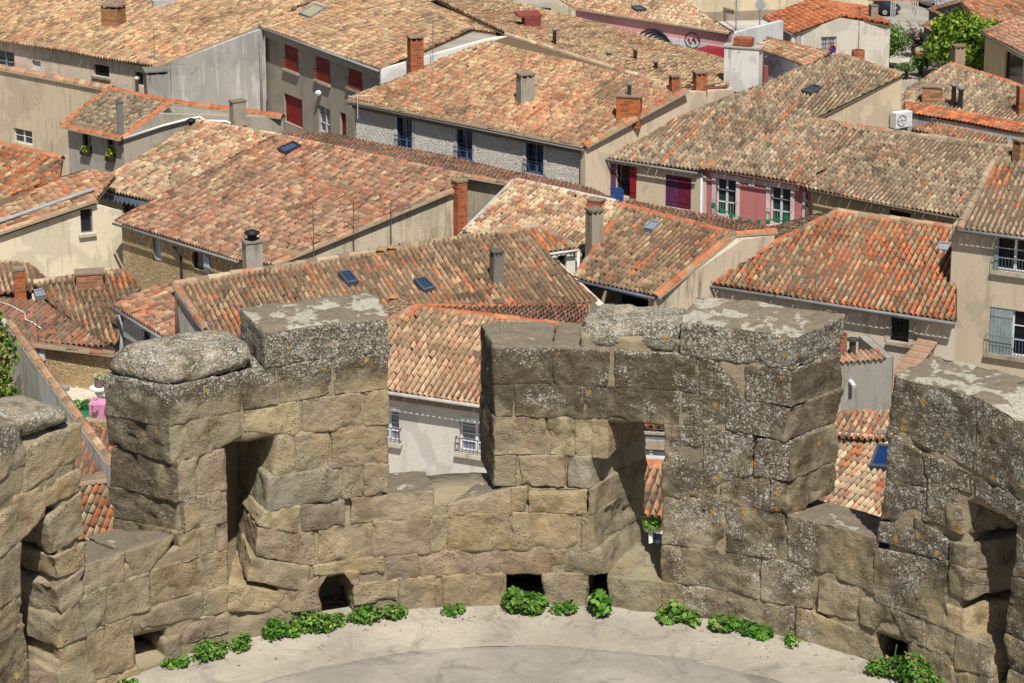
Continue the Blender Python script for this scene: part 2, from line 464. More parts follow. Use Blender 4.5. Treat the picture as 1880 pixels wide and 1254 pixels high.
def stone_arrays(q, seed, flags, outL=None, outR=None, zo=(0., 0.), t_out=TT, r_off=0.):
    """one rough block: q = (phi, z) of TL TR BR BL on the inner face"""
    rg = np.random.default_rng(seed)
    (pa, za), (pb, zb), (pc, zc), (pd, zd) = q
    w = math.radians(abs(pb-pa)+abs(pc-pd))/2*TR; h = (za+zb-zc-zd)/2; t = t_out
    st = .021
    na, nb, nc = max(5, int(w/st)+4), max(5, int(h/st)+4), max(6, int(t/.034)+4)
    idx = {}
    def grid(n1, n2, f):
        i, j = np.meshgrid(np.arange(n1+1), np.arange(n2+1), indexing='ij'); return f(i, j)
    fs = []
    def face(n1, n2, f, flip):
        L = grid(n1, n2, f); K = (L[0]*1000+L[1])*1000+L[2]
        Q = np.stack([K[:-1, :-1], K[1:, :-1], K[1:, 1:], K[:-1, 1:]], -1).reshape(-1, 4)
        fs.append(Q[:, ::-1] if flip else Q)
    o = lambda i: i*0
    face(na, nb, lambda i, j: (i, j, o(i)), False); face(na, nb, lambda i, j: (i, j, o(i)+nc), True)
    face(na, nc, lambda i, j: (i, o(i), j), True); face(na, nc, lambda i, j: (i, o(i)+nb, j), False)
    face(nb, nc, lambda i, j: (o(i), i, j), False); face(nb, nc, lambda i, j: (o(i)+na, i, j), True)
    Q = np.concatenate(fs); U, inv = np.unique(Q, return_inverse=True); Fq = inv.reshape(-1, 4)
    def knots(n, L):
        k = np.linspace(0, 1, n+1); e1, e2 = .004/L, .012/L
        if n >= 5: k = np.concatenate([[0, e1, e2], np.linspace(e2, 1-e2, n-3)[1:-1], [1-e2, 1-e1, 1]])
        return k
    a = knots(na, w)[U//1000000]; b = knots(nb, h)[U//1000 % 1000]; c = knots(nc, t)[U % 1000]
    hs = np.array([w, h, t])/2; P = (np.stack([a, b, c], -1)-.5)*2*hs
    dome = 'd' in flags
    rho = min(.09 if dome else rg.uniform(.003, .008), h*.45, w*.4)
    gap = -.013 if 'loop' in flags else -.009
    S = np.stack([a*w+seed*3.1, b*h+seed*1.7, c*t+seed*.9], -1)
    rr = rho*(1+.5*fbm(S, 5., 2, seed))[:, None]
    inner = np.clip(P, -(hs-rr), hs-rr); dlt = P-inner; ln = np.linalg.norm(dlt, axis=1, keepdims=True)
    nrm = dlt/np.maximum(ln, 1e-9)
    P2 = inner+nrm*np.minimum(rr, ln)
    SW = np.stack([np.radians(pa+(pb-pa)*a)*TR, zd+(za-zd)*b, c*t], -1)
    rough = (.026*fbm(SW, 2.2, 3, 41)+.005*fbm(S, 4.5, 2, seed+1)+.011*fbm(SW, 13., 3, 43)+.006*fbm(SW, 34., 2, 47))*(1.3 if dome else 1.)
    # chips and hollows
    ch = fbm(S, 3., 3, seed+9); rough = rough-.07*np.maximum(0, ch-.3)
    ed_ = np.minimum(np.minimum(a*w, (1-a)*w), np.minimum(b*h, (1-b)*h)); chip = fbm(SW, 9., 3, seed+21); rough = rough-.05*np.maximum(0, chip-.12)*(1-sstep(ed_, 0., .05))
    P2 = P2+nrm*(rough[:, None]-gap)
    a2, b2, c2 = [(P2[:, i]/(2*hs[i])+.5) for i in range(3)]
    if dome: b2 = b2-(np.abs(a-.45)**2.2*.9+np.abs(c-.4)**2.2*.5)*np.clip(b, 0, 1)*(.2 if 'e' in flags else .7)
    top_p = pa+(pb-pa)*a2; bot_p = pd+(pc-pd)*a2; ph = bot_p+(top_p-bot_p)*b2
    top_z = za+(zb-za)*a2; bot_z = zd+(zc-zd)*a2
    top_z = top_z+zo[0]*c2; bot_z = bot_z+zo[1]*c2
    z = bot_z+(top_z-bot_z)*b2
    if outL is not None: ph = ph+np.clip(1-a2, 0, 1)*c2*(outL-(pa+pd)/2)
    if outR is not None: ph = ph+np.clip(a2, 0, 1)*c2*(outR-(pb+pc)/2)
    r = TR+r_off+c2*t
    V = tp(ph, r, z)
    base = (lin(SCOL[flags.get('col', '')])*.5+.5*lin((149, 138, 118)))*AL
    base = base*1.2*(1+rg.uniform(-.15, .15))*(1+rg.uniform(-.03, .03, 3))
    # bedding bands inside a block
    band = fbm(np.stack([S[:, 0]*.6, S[:, 1]*5, S[:, 2]], -1), 4., 3, seed+4)
    col = base[None]*(1+.16*band[:, None])
    d, l = dl_fields(ph, z)
    fr = c < .08
    deep = (1-sstep(c, .1, .45))
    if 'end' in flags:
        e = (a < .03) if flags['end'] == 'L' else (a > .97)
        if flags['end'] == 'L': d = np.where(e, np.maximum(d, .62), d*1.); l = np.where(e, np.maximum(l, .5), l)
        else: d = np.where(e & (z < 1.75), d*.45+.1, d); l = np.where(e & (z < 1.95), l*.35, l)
    elif 'loop' in flags: d = d*deep*.6; l = l*deep*.6
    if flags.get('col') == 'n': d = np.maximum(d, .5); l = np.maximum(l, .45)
    top = np.zeros(len(a))
    if 'c' in flags or 's' in flags: top = np.where(b > .985, 1., 0.)
    if 's' in flags: top = top*.55
    if dome: l = l*.95; d = d*.6
    return V, Fq, col, d, l, top
BUCK = {}
def put(bucket, arr): BUCK.setdefault(bucket, []).append(arr)
def bucket_of(ph, z):
    if z < .93 or -47.8 < ph < -38.2 or -14 < ph < -3.2 or 29 < ph < 39: return 'low_wall'
    return 'merlon4' if ph < -82 else 'merlon5' if ph > 81 else 'merlon0' if ph < -43 else 'merlon1' if ph < -10 else 'merlon2' if ph < 33 else 'merlon3'
CAPS = []
ROWS = np.array([0, .27, .46, .73, .93, 1.17, 1.46, 1.71, 1.98])
for k, l in enumerate(ST.strip().split('\n')):
    w = l.split(); ox, oy, s = ZT[w[0]]; v = list(map(float, w[1:9])); fl = {}
    for x in w[9:]:
        if x[0] in '<>': fl['loop'] = x
        elif x in 'ygpon': fl['col'] = x
        else: fl[x] = 1
    q = [cyl(ox+v[2*i]/s, oy+v[2*i+1]/s) for i in range(4)]
    q = [(p, z+.85*(ROWS[int(np.argmin(abs(ROWS-z)))]-z) if min(abs(ROWS-z)) < .065 else z) for p, z in q]
    pc_ = sum(p for p, z in q)/4; zc_ = sum(z for p, z in q)/4
    kw = {}
    if 'loop' in fl: kw['outL' if fl['loop'][0] == '<' else 'outR'] = LOOP_OUT[int(fl['loop'][1])]
    if -38.5 < min(q[0][0], q[3][0]) < -36.3 and zc_ > .78 and pc_ < -32: kw['outL'] = M2L_OUT; fl['end'] = 'L'
    if 28 < max(q[1][0], q[2][0]) < 32 and zc_ > 1. : kw['outR'] = M3R_OUT; fl['end'] = 'R'
    if -3.4 < min(q[0][0], q[3][0]) < -2. and zc_ > 1.: kw['outL'] = M3L_OUT; fl['end'] = 'L'
    if 'l' in fl or 'loop' in fl: kw['t_out'] = LT
    if 's' in fl and zc_ < 1: kw['zo'] = (-.07, 0.)
    if 'b' in fl: kw['zo'] = (.03, 0.); fl['loop'] = ' '
    if 'c' in fl and zc_ > 2: kw['zo'] = (.02, 0.)
    arr = stone_arrays(q, 100+k*7, fl, r_off=float(np.random.default_rng(k).uniform(-.005, .003)), **kw)
    if ('c' in fl or 'd' in fl) and zc_ > 1.7: CAPS.append((bucket_of(pc_, 1.5), arr, pc_, 'd' in fl))
    else: put(bucket_of(pc_, zc_), arr)
# the same coursing carried on round the platform beyond the view
rows = [0, .27, .46, .73, .93, 1.17, 1.46, 1.71, 1.98]
for (p0, p1) in ((-112, -66.), (62., 112)):
    for i in range(len(rows)-1):
        p = p0
        while p < p1-1:
            e = min(p+RNG.uniform(5, 9), p1)
            if p1-e < 2.5: e = p1
            z0, z1 = rows[i], rows[i+1]
            if not (z0 >= .9 and (-86 < p < -78 or 76 < p < 86)):
                put(bucket_of(p, (z0+z1)/2), stone_arrays([(p, z1), (e, z1), (e, z0), (p, z0)], int(RNG.integers(1e5)), {}))
            p = e
def join(arrs):
    n = 0; Vs, Fs, cs, ds, ls, ts = [], [], [], [], [], []
    for V, Fq, c, d, l, t in arrs:
        Vs.append(V); Fs.append(Fq+n); n += len(V); cs.append(c); ds.append(d); ls.append(l); ts.append(t)
    return np.concatenate(Vs), np.concatenate(Fs), dict(col=np.concatenate(cs), dark=np.concatenate(ds), lich=np.concatenate(ls), top=np.concatenate(ts))
parapet = thing('battlement_parapet', 'weathered sandstone battlement of merlons, loopholes and low crenels round the tower platform', 'parapet', (TX, TY+TR, TF))
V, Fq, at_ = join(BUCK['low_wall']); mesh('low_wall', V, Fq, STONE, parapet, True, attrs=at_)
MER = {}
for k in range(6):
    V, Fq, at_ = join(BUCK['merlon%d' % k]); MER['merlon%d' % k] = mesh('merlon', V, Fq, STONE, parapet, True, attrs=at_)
for bk, arr, pc_, dm in CAPS:
    o = mesh('cap_stone', arr[0], arr[1], STONE, MER[bk], True, attrs=dict(col=arr[2], dark=arr[3], lich=arr[4], top=arr[5]))
    if dm: o['label'] = 'rounded boulder-like cap stone crusted with lichen'
# mortar core behind the blocks
HOLES = [(-42.3, -38.6, .08, .29), (-22.2, -17.8, -.1, .37), (-1.7, 2.5, -.1, .29), (7.0, 9.5, -.1, .31), (38.5, 42.1, -.1, .26), (-55.3, -51.2, .28, .45),
         (-31.9, -26.4, .27, 1.5), (7., 15.2, .2, 1.45), (-55.8, -51., .38, 1.45), (48.2, 54.2, .2, 1.4)]
def core_solid(p, z):
    def in_(a, b): return a+.35 < p < b-.35
    lim = .82 if in_(-14.6, -2.4) or -14.6 < p < -2.4 else .84
    if p < -47.6 or -37.4 < p < -14. or -2.9 < p < 28.6 or p > 39.3:
        lim = 1.93
        if in_(-37.4, -14) and not p < -27: lim = 2.1
        if 6.3 < p < 28.2: lim = 2.08
        if p > 39.8: lim = 2.
        for a, b in ((-48.4, -47.2), (-37.8, -36.9), (-14.6, -13.8), (-3.2, -2.5), (28., 29.), (39, 40.)):
            if a < p < b: lim = .84
    if z > lim or z < -.05: return False
    return not any(a < p < b and c < z < d for a, b, c, d in HOLES)
dp, dz = .6, .04
PS = np.arange(-112, 112, dp); ZS = np.arange(-.04, 2.2, dz)
sol = np.array([[core_solid(p+dp/2, z+dz/2) for z in ZS] for p in PS])
m = MB(); vid = {}; CV = []; CF = []
def cv(i, j, c):
    if (i, j, c) not in vid:
        vid[(i, j, c)] = len(CV); CV.append(tp(np.array(PS[0]+i*dp), TR+(.004 if c == 0 else .47), np.array(ZS[0]+j*dz)))
    return vid[(i, j, c)]
for i in range(len(PS)):
    for j in range(len(ZS)):
        if not sol[i, j]: continue
        CF.append((cv(i, j, 0), cv(i+1, j, 0), cv(i+1, j+1, 0), cv(i, j+1, 0))); CF.append((cv(i, j, 1), cv(i, j+1, 1), cv(i+1, j+1, 1), cv(i+1, j, 1)))
        for di, dj, e in ((-1, 0, ((0, 0), (0, 1))), (1, 0, ((1, 1), (1, 0))), (0, -1, ((1, 0), (0, 0))), (0, 1, ((0, 1), (1, 1)))):
            ii, jj = i+di, j+dj
            if 0 <= ii < len(PS) and 0 <= jj < len(ZS) and sol[ii, jj]: continue
            (a, b), (c, d) = e
            CF.append((cv(i+a, j+b, 0), cv(i+c, j+d, 0), cv(i+c, j+d, 1), cv(i+a, j+b, 1)))
CV = np.array(CV); nn = fbm(CV, 9., 3, 5); nn2 = fbm(CV, 30., 2, 8)
pm = np.degrees(np.arctan2(CV[:, 0]-TX, CV[:, 1]-TY)); SWm = np.stack([np.radians(pm)*TR, CV[:, 2]-TF, CV[:, 2]*0], -1); cs = .026*fbm(SWm, 2.2, 3, 41)+.011*fbm(SWm, 13., 3, 43)-.035*sstep(fbm(SWm, 3.5, 3, 77), .18, .4)
dirv = CV-np.array([TX, TY, 0]); dirv[:, 2] = 0; dirv /= np.linalg.norm(dirv, axis=1, keepdims=True)
inn_ = (np.hypot(CV[:, 0]-TX, CV[:, 1]-TY) < TR+.2); CV = CV-dirv*(np.where(inn_, cs, 0)+.004*nn2)[:, None]; CV[:, 2] += .012*nn2
mesh('mortar_core', CV, np.array(CF), MORTAR, parapet, False)
# plugs that close the blind drain holes towards the outside
for hi, (a, b, c, d) in enumerate(HOLES[:6]):
    m = MB(); ft = .55 if hi == 1 else 1.
    def slab(p0, p1, r0, r1, z0, z1):
        P = [tp(np.array(p), r, np.array(z)) for z in (z0, z1) for r in (r0, r1) for p in (p0, p1)]
        m.add(P, [(0, 1, 5, 4), (2, 6, 7, 3), (0, 4, 6, 2), (1, 3, 7, 5), (4, 5, 7, 6), (0, 2, 3, 1)])
    r0, r1 = TR+.44, TR+1.15
    slab(a-1.2, b+1.2, r0, r1 if hi != 1 else r0+.1, d, d+.1)
    if hi != 1: slab(a-1.2, b+1.2, r0, r1, c-.1, c); slab(b, b+1.2, r0, r1, c+.001, d-.001)
    if hi != 1: slab(a-1.2, a, r0, r1, c+.001, d-.001)
    if hi != 1: slab(a-1.2, b+1.2, r1+.001, r1+.08, c-.1, d+.1)
    else: slab(a+(b-a)*.4, b+1.2, r0+.05, r0+.15, c+.002, d-.002)
    m.build('drain_tunnel', MORTAR, parapet)
m = MB()
for p0, p1 in ((-35, -31.6), (-30.6, -26.5)):
    slab(p0, p1, TR+.6, TR+.66, .1, 1.7)
m.build('loophole_blocker', MORTAR, parapet)  # slabs added behind the left loophole to keep daylight from showing through
# platform floor and tower body
def floor_mat(c1, c2, spots):
    t = NT('worn_floor', .95); n = t.noise(1.3, 6, .62); n2 = t.noise(14., 5, .7); n3 = t.noise(70., 3, .7)
    c = t.mix(t.ramp(n, .35, .7), A_(c1), A_(c2)); st = t.noise(3.2, 7, .72, dist=.6); c = t.mix(t.ramp(st, .5, .7, 0., .75), c, A_(np.array(c1)*.78)); c = t.mix(t.ramp(st, .42, .3, 0., .5), c, A_(np.array(c2)*1.08));  c = t.mix(t.ramp(n2, .45, .8, 0., .4), c, t.mix(1., c, (.7, .67, .62), 'MULTIPLY'))
    c = t.mix(t.ramp(n3, .6, .8, 0., .35), c, A_((104, 96, 84)))
    if spots:
        v = t.voro(2.6); hs = t.n('ShaderNodeSeparateColor'); t.link(v.outputs['Color'], hs.inputs[0])
        rad = t.math('ADD', v.outputs['Distance'], t.math('MULTIPLY', t.math('SUBTRACT', n2, .5), .1))
        c = t.mix(t.math('MULTIPLY', t.ramp(rad, .09, .06), t.ramp(hs.outputs[0], .55, .6)), c, A_((214, 204, 184)))
    t.col(c); t.bump(t.math('ADD', t.math('MULTIPLY', n3, .4), n2), .012); return t.m
n = 160
ang = np.linspace(0, 2*math.pi, n, endpoint=False)
V = []; Fs = []
rad_l = [3.26, 3.4, 3.55, 3.7, 3.8, 4.0]
for ir, r in enumerate(rad_l):
    for a in ang: V.append((TX+r*math.sin(a), TY+r*math.cos(a), TF+(0.012+.05*max(0, r-3.62)+.012*(vnoise(np.array([[r*7, a*18, 0]]))[0]-.5))))
for ir in range(len(rad_l)-1):
    for k in range(n): Fs.append((ir*n+k, ir*n+(k+1) % n, (ir+1)*n+(k+1) % n, (ir+1)*n+k))
tag(mesh('platform_edge', V, Fs, floor_mat((160, 152, 137), (184, 175, 158), False), None, True, loc=(TX, TY, TF)), kind='structure')
V = [(TX, TY, TF+.02)]+[(TX+r*math.sin(a), TY+r*math.cos(a), TF+.02) for r in (1.6, 3.2) for a in ang]+[(TX+(3.3+.02*math.sin(a*23)+.015*math.sin(a*57+1))*math.sin(a), TY+(3.3+.02*math.sin(a*23)+.015*math.sin(a*57+1))*math.cos(a), TF+.006) for a in ang]
Fs = [(0, 1+(k+1) % n, 1+k) for k in range(n)]
for ir in range(2): Fs += [(1+ir*n+k, 1+ir*n+(k+1) % n, 1+(ir+1)*n+(k+1) % n, 1+(ir+1)*n+k) for k in range(n)]
tag(mesh('platform_floor', V, Fs, floor_mat((146, 139, 128), (172, 164, 151), True), None, False, loc=(TX, TY, TF)), kind='structure')
V = []; Fs = []
for z in (-12.5, -.03):
    for r in (TR+TT-.02,): V += [(TX+r*math.sin(a), TY+r*math.cos(a), TF+z) for a in ang]
Fs = [(k, n+k, n+(k+1) % n, (k+1) % n) for k in range(n)]+[tuple(range(n, 2*n))[::-1]]
tw = mesh('stone_tower', V, Fs, rubble((150, 132, 100), (120, 104, 80), (140, 124, 98), 2.6), None, False, loc=(TX, TY, TF-12.5))
tag(tw, 'round sandstone tower shaft under the battlement and platform', 'tower')

# grit and crumbs of mortar swept against the foot of the wall
rg = np.random.default_rng(5); m = MB()
for k in range(260):
    a = rg.uniform(-62, 58); r = TR-.03-abs(rg.normal(0, .16)); s_ = rg.uniform(.004, .014); P = tp(np.array(a), r, np.array(.013+.05*max(0, r-3.62)))
    q = [P+rg.normal(0, s_*.35, 3)+np.array(v)*s_ for v in ((1, 0, 0), (0, 1, 0), (-1, 0, 0), (0, -1, 0), (0, 0, .9), (0, 0, -.6))]
    m.add(q, [(0, 1, 4), (1, 2, 4), (2, 3, 4), (3, 0, 4), (1, 0, 5), (2, 1, 5), (3, 2, 5), (0, 3, 5)])
tag(m.build('floor_grit', plain((150, 138, 116), .95)), kind='stuff')

# ------------------------------------------------------------------ the town: building kit
nz = lambda v: np.asarray(v, float)/np.linalg.norm(v)
UP = np.array([0, 0, 1.])
class Plane:
    """a roof plane: O on the eave, u along the eave, v up the slope"""
    def __init__(s, O, u, v):
        s.O, s.u, s.v = O, nz(u), nz(v); s.n = np.cross(s.u, s.v)
        if s.n[2] < 0: s.n = -s.n
    def hit(s, px, py):
        r = ray(px, py); return CAM+r*(np.dot(s.O-CAM, s.n)/np.dot(r, s.n))
    def uv(s, P): d = np.asarray(P)-s.O; return np.array([d@s.u, d@s.v])
def plane_e(e1, e2, z, sl, away=True):
    A, B = at(*e1, z), at(*e2, z); u = nz(B-A); h = np.array([-u[1], u[0], 0]); h = h if (h[1] > 0) == away else -h
    return Plane(A, u, h+UP*sl)
def plane_3(A, B, Cc):
    u = nz(B-A); d = Cc-A; v = d-(d@u)*u
    if v[2] < 0: v = -v
    return Plane(A, u, v)
def plane_r(A, B, sl):
    """the slope falling away from the camera behind the ridge A-B"""
    u = nz(B-A); h = np.array([-u[1], u[0], 0]); h = h if h[1] > 0 else -h
    return Plane(np.asarray(A, float), u, -h+UP*sl)
PAL = dict(
    tan=[((208, 170, 122), 4), ((196, 156, 112), 3), ((218, 188, 142), 3), ((178, 136, 106), 2), ((204, 142, 112), 1.3), ((146, 114, 92), 1.4)],
    pinktan=[((204, 158, 116), 3), ((198, 138, 104), 3), ((188, 148, 106), 2), ((206, 118, 84), .8), ((168, 132, 100), 1.5), ((214, 184, 138), 1.5), ((150, 118, 92), 1)],
    rose=[((186, 136, 108), 3), ((168, 118, 94), 3), ((192, 156, 122), 2), ((150, 110, 86), 2), ((200, 106, 72), .8), ((126, 98, 80), 1.4), ((196, 168, 130), 1)],
    cream=[((226, 198, 158), 4), ((216, 176, 138), 3), ((204, 154, 120), 2), ((232, 212, 172), 2), ((196, 120, 86), .8), ((176, 148, 120), 1)],
    brown=[((148, 120, 90), 3), ((126, 100, 78), 3), ((166, 136, 102), 2.4), ((174, 118, 86), 1.5), ((104, 84, 66), 1.4), ((192, 160, 118), .9), ((198, 98, 56), .35)],
    greybrown=[((172, 152, 124), 3), ((154, 136, 112), 3), ((190, 170, 138), 2), ((134, 116, 96), 2), ((176, 138, 112), 1), ((112, 98, 84), .9), ((196, 118, 82), .25)],
    orange=[((200, 102, 60), 3.4), ((184, 92, 54), 2), ((206, 124, 78), 1.6), ((166, 108, 74), 1.6), ((156, 136, 102), 1.8), ((124, 108, 84), 1.4), ((182, 160, 120), .8)],
    neworange=[((206, 104, 58), 4), ((196, 94, 52), 3), ((214, 120, 72), 2)],
    pale=[((214, 172, 132), 4), ((204, 160, 122), 3), ((222, 184, 146), 3), ((194, 150, 116), 1.4), ((208, 146, 112), .8), ((184, 160, 124), .9)],
    mossred=[((146, 98, 76), 3), ((164, 92, 66), 2), ((128, 100, 82), 2.4), ((108, 92, 78), 1.6)],
    pinkflat=[((198, 146, 118), 3), ((188, 132, 106), 3), ((206, 158, 130), 2), ((170, 122, 98), 1)])
def pick(pal, n, rg):
    cs = np.array([lin(np.array(c)*.66+np.array((152, 133, 108))*.34) for c, w in PAL[pal]])*.84; ws = np.array([w for c, w in PAL[pal]], float); ws /= ws.sum()
    return cs[rg.choice(len(cs), n, p=ws)]
PRF_X = np.array([0, .21, .27, .38, .5, .62, .73, .79, 1.])
PRF_H = np.array([-.04, -.03, .05, .09, .104, .09, .05, -.03, -.04])
KU, KV = .75, .8
def roof(parent, pl, polys, pal='tan', pu=.25, cv=.4, streak=None, name='roof', seed=None, slab=.14, sag=.05, amp=1., label=None, patch=None):
    """canal tiles laid course by course on the convex polygons (3-D points or pixels) of one plane"""
    seed = seed if seed is not None else int(RNG.integers(1e6)); rg = np.random.default_rng(seed)
    Vs, Fs, Cs = [], [], []; nv = 0; P3all = []
    flip = np.dot(np.cross(pl.u, pl.v), UP) < 0; pu *= KU; cv *= KV
    for poly in polys:
        P3 = [pl.hit(*p) if len(p) == 2 else np.asarray(p) for p in poly]; P3all.append(P3)
        uv = np.array([pl.uv(p) for p in P3]); ar = np.sum(uv[:, 0]*np.roll(uv[:, 1], -1)-np.roll(uv[:, 0], -1)*uv[:, 1])
        if ar < 0: uv = uv[::-1]
        lo, hi = uv.min(0), uv.max(0)
        ni, nj = int((hi[0]-lo[0])/pu)+2, int((hi[1]-lo[1])/cv)+2
        I, J = np.meshgrid(np.arange(ni), np.arange(nj), indexing='ij'); I = I.ravel(); J = J.ravel()
        u0 = (math.floor(lo[0]/pu)+I)*pu; v0 = lo[1]+(J-.3)*cv
        cu, cvv = u0+pu/2, v0+cv/2
        keep = np.ones(len(I), bool); e = np.roll(uv, -1, 0)-uv; L = np.linalg.norm(e, axis=1); nrm = np.stack([-e[:, 1], e[:, 0]], 1)/L[:, None]
        for k in range(len(uv)):
            keep &= ((cu-uv[k, 0])*nrm[k, 0]+(cvv-uv[k, 1])*nrm[k, 1]) > -(abs(nrm[k, 0])*pu/2+abs(nrm[k, 1])*cv/2)*.8
        I, J, u0, v0 = I[keep], J[keep], u0[keep], v0[keep]; n = len(I)
        if n == 0: continue
        colj = rg.uniform(-.5, .5, ni+1)[I]*cv*.4   # courses do not line up from column to column
        ju = rg.normal(0, .008, n); jv = rg.normal(0, .02, n)+np.where(rg.random(n) < .006, -rg.uniform(.03, .12, n), 0)+colj; jh = rg.normal(0, .005, n); tw = rg.normal(0, .009, n)
        m = len(PRF_X)
        U = np.zeros((n, 3, m)); Vv = np.zeros((n, 3, m)); H = np.zeros((n, 3, m))
        taper = (PRF_X-.5)[None]
        for r, (dv, dh, wd) in enumerate(((-.02, .0, 1.), (-.03, .03, 1.04), (cv, .002, .94))):
            U[:, r] = u0[:, None]+(.5+taper*wd)*pu+ju[:, None]+tw[:, None]*(1 if r < 2 else -1)
            Vv[:, r] = (v0+jv+dv)[:, None]
            H[:, r] = PRF_H[None]*amp*(pu/.25)+dh*(PRF_H[None] > .003)+np.where(PRF_H > .003, jh[:, None], 0)
        H[:, 0] -= .02
        U = U.reshape(n, -1); Vv = Vv.reshape(n, -1); H = H.reshape(n, -1)
        for it in range(2):
            for k in range(len(uv)):
                d = (U-uv[k, 0])*nrm[k, 0]+(Vv-uv[k, 1])*nrm[k, 1]; s = np.minimum(d, 0)
                U = U-s*nrm[k, 0]; Vv = Vv-s*nrm[k, 1]
        W = sag*(np.sin(U*.8+seed)+np.sin(Vv*1.1+U*.33+seed*2))*.7
        P = pl.O+U[..., None]*pl.u+Vv[..., None]*pl.v+(H+W)[..., None]*pl.n
        base = (np.arange(n)*3*m)[:, None]; fq = []
        for r in (0, 1):
            for k in range(m-1):
                q = np.array([r*m+k, r*m+k+1, (r+1)*m+k+1, (r+1)*m+k]); fq.append(q if not flip else q[::-1])
        fq = np.array(fq); Fq = (base[:, None]+fq[None]).reshape(-1, 4)+nv
        tc = pick(pal, n, rg)
        # clusters of kin colours, replaced columns and patches of new tiles
        c2_ = fbm(np.stack([cu[keep]*.5+40, cvv[keep]*.5, np.full(n, seed % 91)], 1), 1., 3, seed % 983); tc = np.where((c2_ > .16)[:, None] & (rg.random(n) < .5)[:, None], tc*np.array([1.03, .86, .8]), tc)
        cl = fbm(np.stack([cu[keep]*.35, cvv[keep]*.35, np.full(n, seed % 97)], 1), 1., 3, seed % 1000)
        tc = tc*(1+.27*cl)[:, None]
        mo = fbm(np.stack([cu[keep]*1.3, cvv[keep]*1.3, np.full(n, seed % 89)], 1), 1., 2, seed % 997); tc = np.where((mo > .34)[:, None], tc*.62+np.array(A_((74, 66, 50), .25)), tc)
        if streak:
            sc2, pr = streak; sel = rg.random(ni+1) < pr; start = rg.uniform(-.2, 1, ni+1)*nj; ln = rg.uniform(.1, .7, ni+1)*nj
            on = sel[I] & (J > start[I]) & (J < start[I]+ln[I]) & (rg.random(n) < .9); tc[on] = pick(sc2, on.sum(), rg)
        for (pp, ppal, pr) in (patch or []):
            q = np.array([pl.uv(pl.hit(*p)) for p in pp]); c0 = q.mean(0); ins = np.ones(n, bool)
            for k in range(len(q)):
                e2 = q[(k+1) % len(q)]-q[k]; nn_ = np.array([-e2[1], e2[0]]); sg = np.sign(nn_@(c0-q[k]))
                ins &= sg*((cu[keep]-q[k, 0])*nn_[0]+(cvv[keep]-q[k, 1])*nn_[1]) > 0
            on = ins & (rg.random(n) < pr); tc[on] = pick(ppal, on.sum(), rg)
        tc = np.clip(tc*(1+rg.normal(0, .17, n))[:, None], .01, .9)
        pan = np.clip(pick(pal, n, rg)*.3+np.array(A_((60, 48, 38)))*.2, .01, .9)  # channel tiles: dirt plus shade between the columns darkened into the colour
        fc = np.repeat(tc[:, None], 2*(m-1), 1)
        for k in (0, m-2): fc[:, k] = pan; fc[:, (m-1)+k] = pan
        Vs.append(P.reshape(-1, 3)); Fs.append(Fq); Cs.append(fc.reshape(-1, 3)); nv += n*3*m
    # boards under the tiles
    for P3 in P3all:
        vv = [pl.uv(p)[1] for p in P3]; P3 = [p+pl.v*.2 if x < min(vv)+.4 else p for p, x in zip(P3, vv)]
        k = len(P3); B = [p-.03*pl.n for p in P3]+[p-(.03+slab)*pl.n for p in P3]
        fb = []
        for i in range(1, k-1): fb += [[0, i, i+1, i+1], [k, k+i+1, k+i, k+i]]
        for i in range(k): j = (i+1) % k; fb.append([i, j, k+j, k+i])
        # triangles as quads with an extra middle vertex
        B2 = list(B); fq2 = []
        for f in fb:
            if f[2] == f[3]:
                mid = (B2[f[2]]+B2[f[0]])/2; B2.append(mid); fq2.append([f[0], f[1], f[2], len(B2)-1])
            else: fq2.append(f)
        Vs.append(np.array(B2)); Fs.append(np.array(fq2)+nv); Cs.append(np.tile(np.array(A_((112, 92, 72))), (len(fq2), 1))); nv += len(B2)
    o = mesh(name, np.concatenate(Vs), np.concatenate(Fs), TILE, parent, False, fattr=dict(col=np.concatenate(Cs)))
    if label: o['label'] = label
    return o
def caps(parent, P, Q, pal='neworange', r=.13, seg=.42, name='ridge_tiles', mortar=True):
    """a row of ridge or verge tiles from P to Q"""
    P, Q = np.asarray(P, float), np.asarray(Q, float); d = Q-P; L = np.linalg.norm(d); d /= L; n = max(1, int(L/seg)); rg = np.random.default_rng(int(L*1000))
    side = nz(np.cross(d, UP)); up = np.cross(side, d); V = []; Fs = []; cols = []; k = 7
    cc = pick(pal, n, rg)*(1+rg.normal(0, .1, n))[:, None]
    for i in range(n):
        b = len(V); j = rg.normal(0, .012); jl = rg.normal(0, .01)
        for t, rr in ((i*L/n-.03, r*1.06), ((i+1)*L/n, r*.9)):
            c = P+d*t+side*jl
            V += [c+side*rr*math.cos(math.pi*a/(k-1))+up*(rr*.95*math.sin(math.pi*a/(k-1))-.02+j) for a in range(k)]
        for a in range(k-1): Fs.append([b+a, b+a+1, b+k+a+1, b+k+a]); cols.append(cc[i])
        Fs.append([b, b+k-1, b+k//2+1, b+k//2-1]); cols.append(cc[i]*.5)
    if mortar:
        b = len(V)
        for t in (0, L):
            c = P+d*t; V += [c-side*r*1.15-up*.1, c-side*r*.9+up*.035, c+side*r*.9+up*.035, c+side*r*1.15-up*.1]
        for a in range(3): Fs.append([b+a, b+a+1, b+5+a, b+4+a]); cols.append(lin((150, 132, 108))*.8)
    return mesh(name, V, np.array(Fs), TILE, parent, False, fattr=dict(col=np.clip(np.array(cols), .01, .9)))
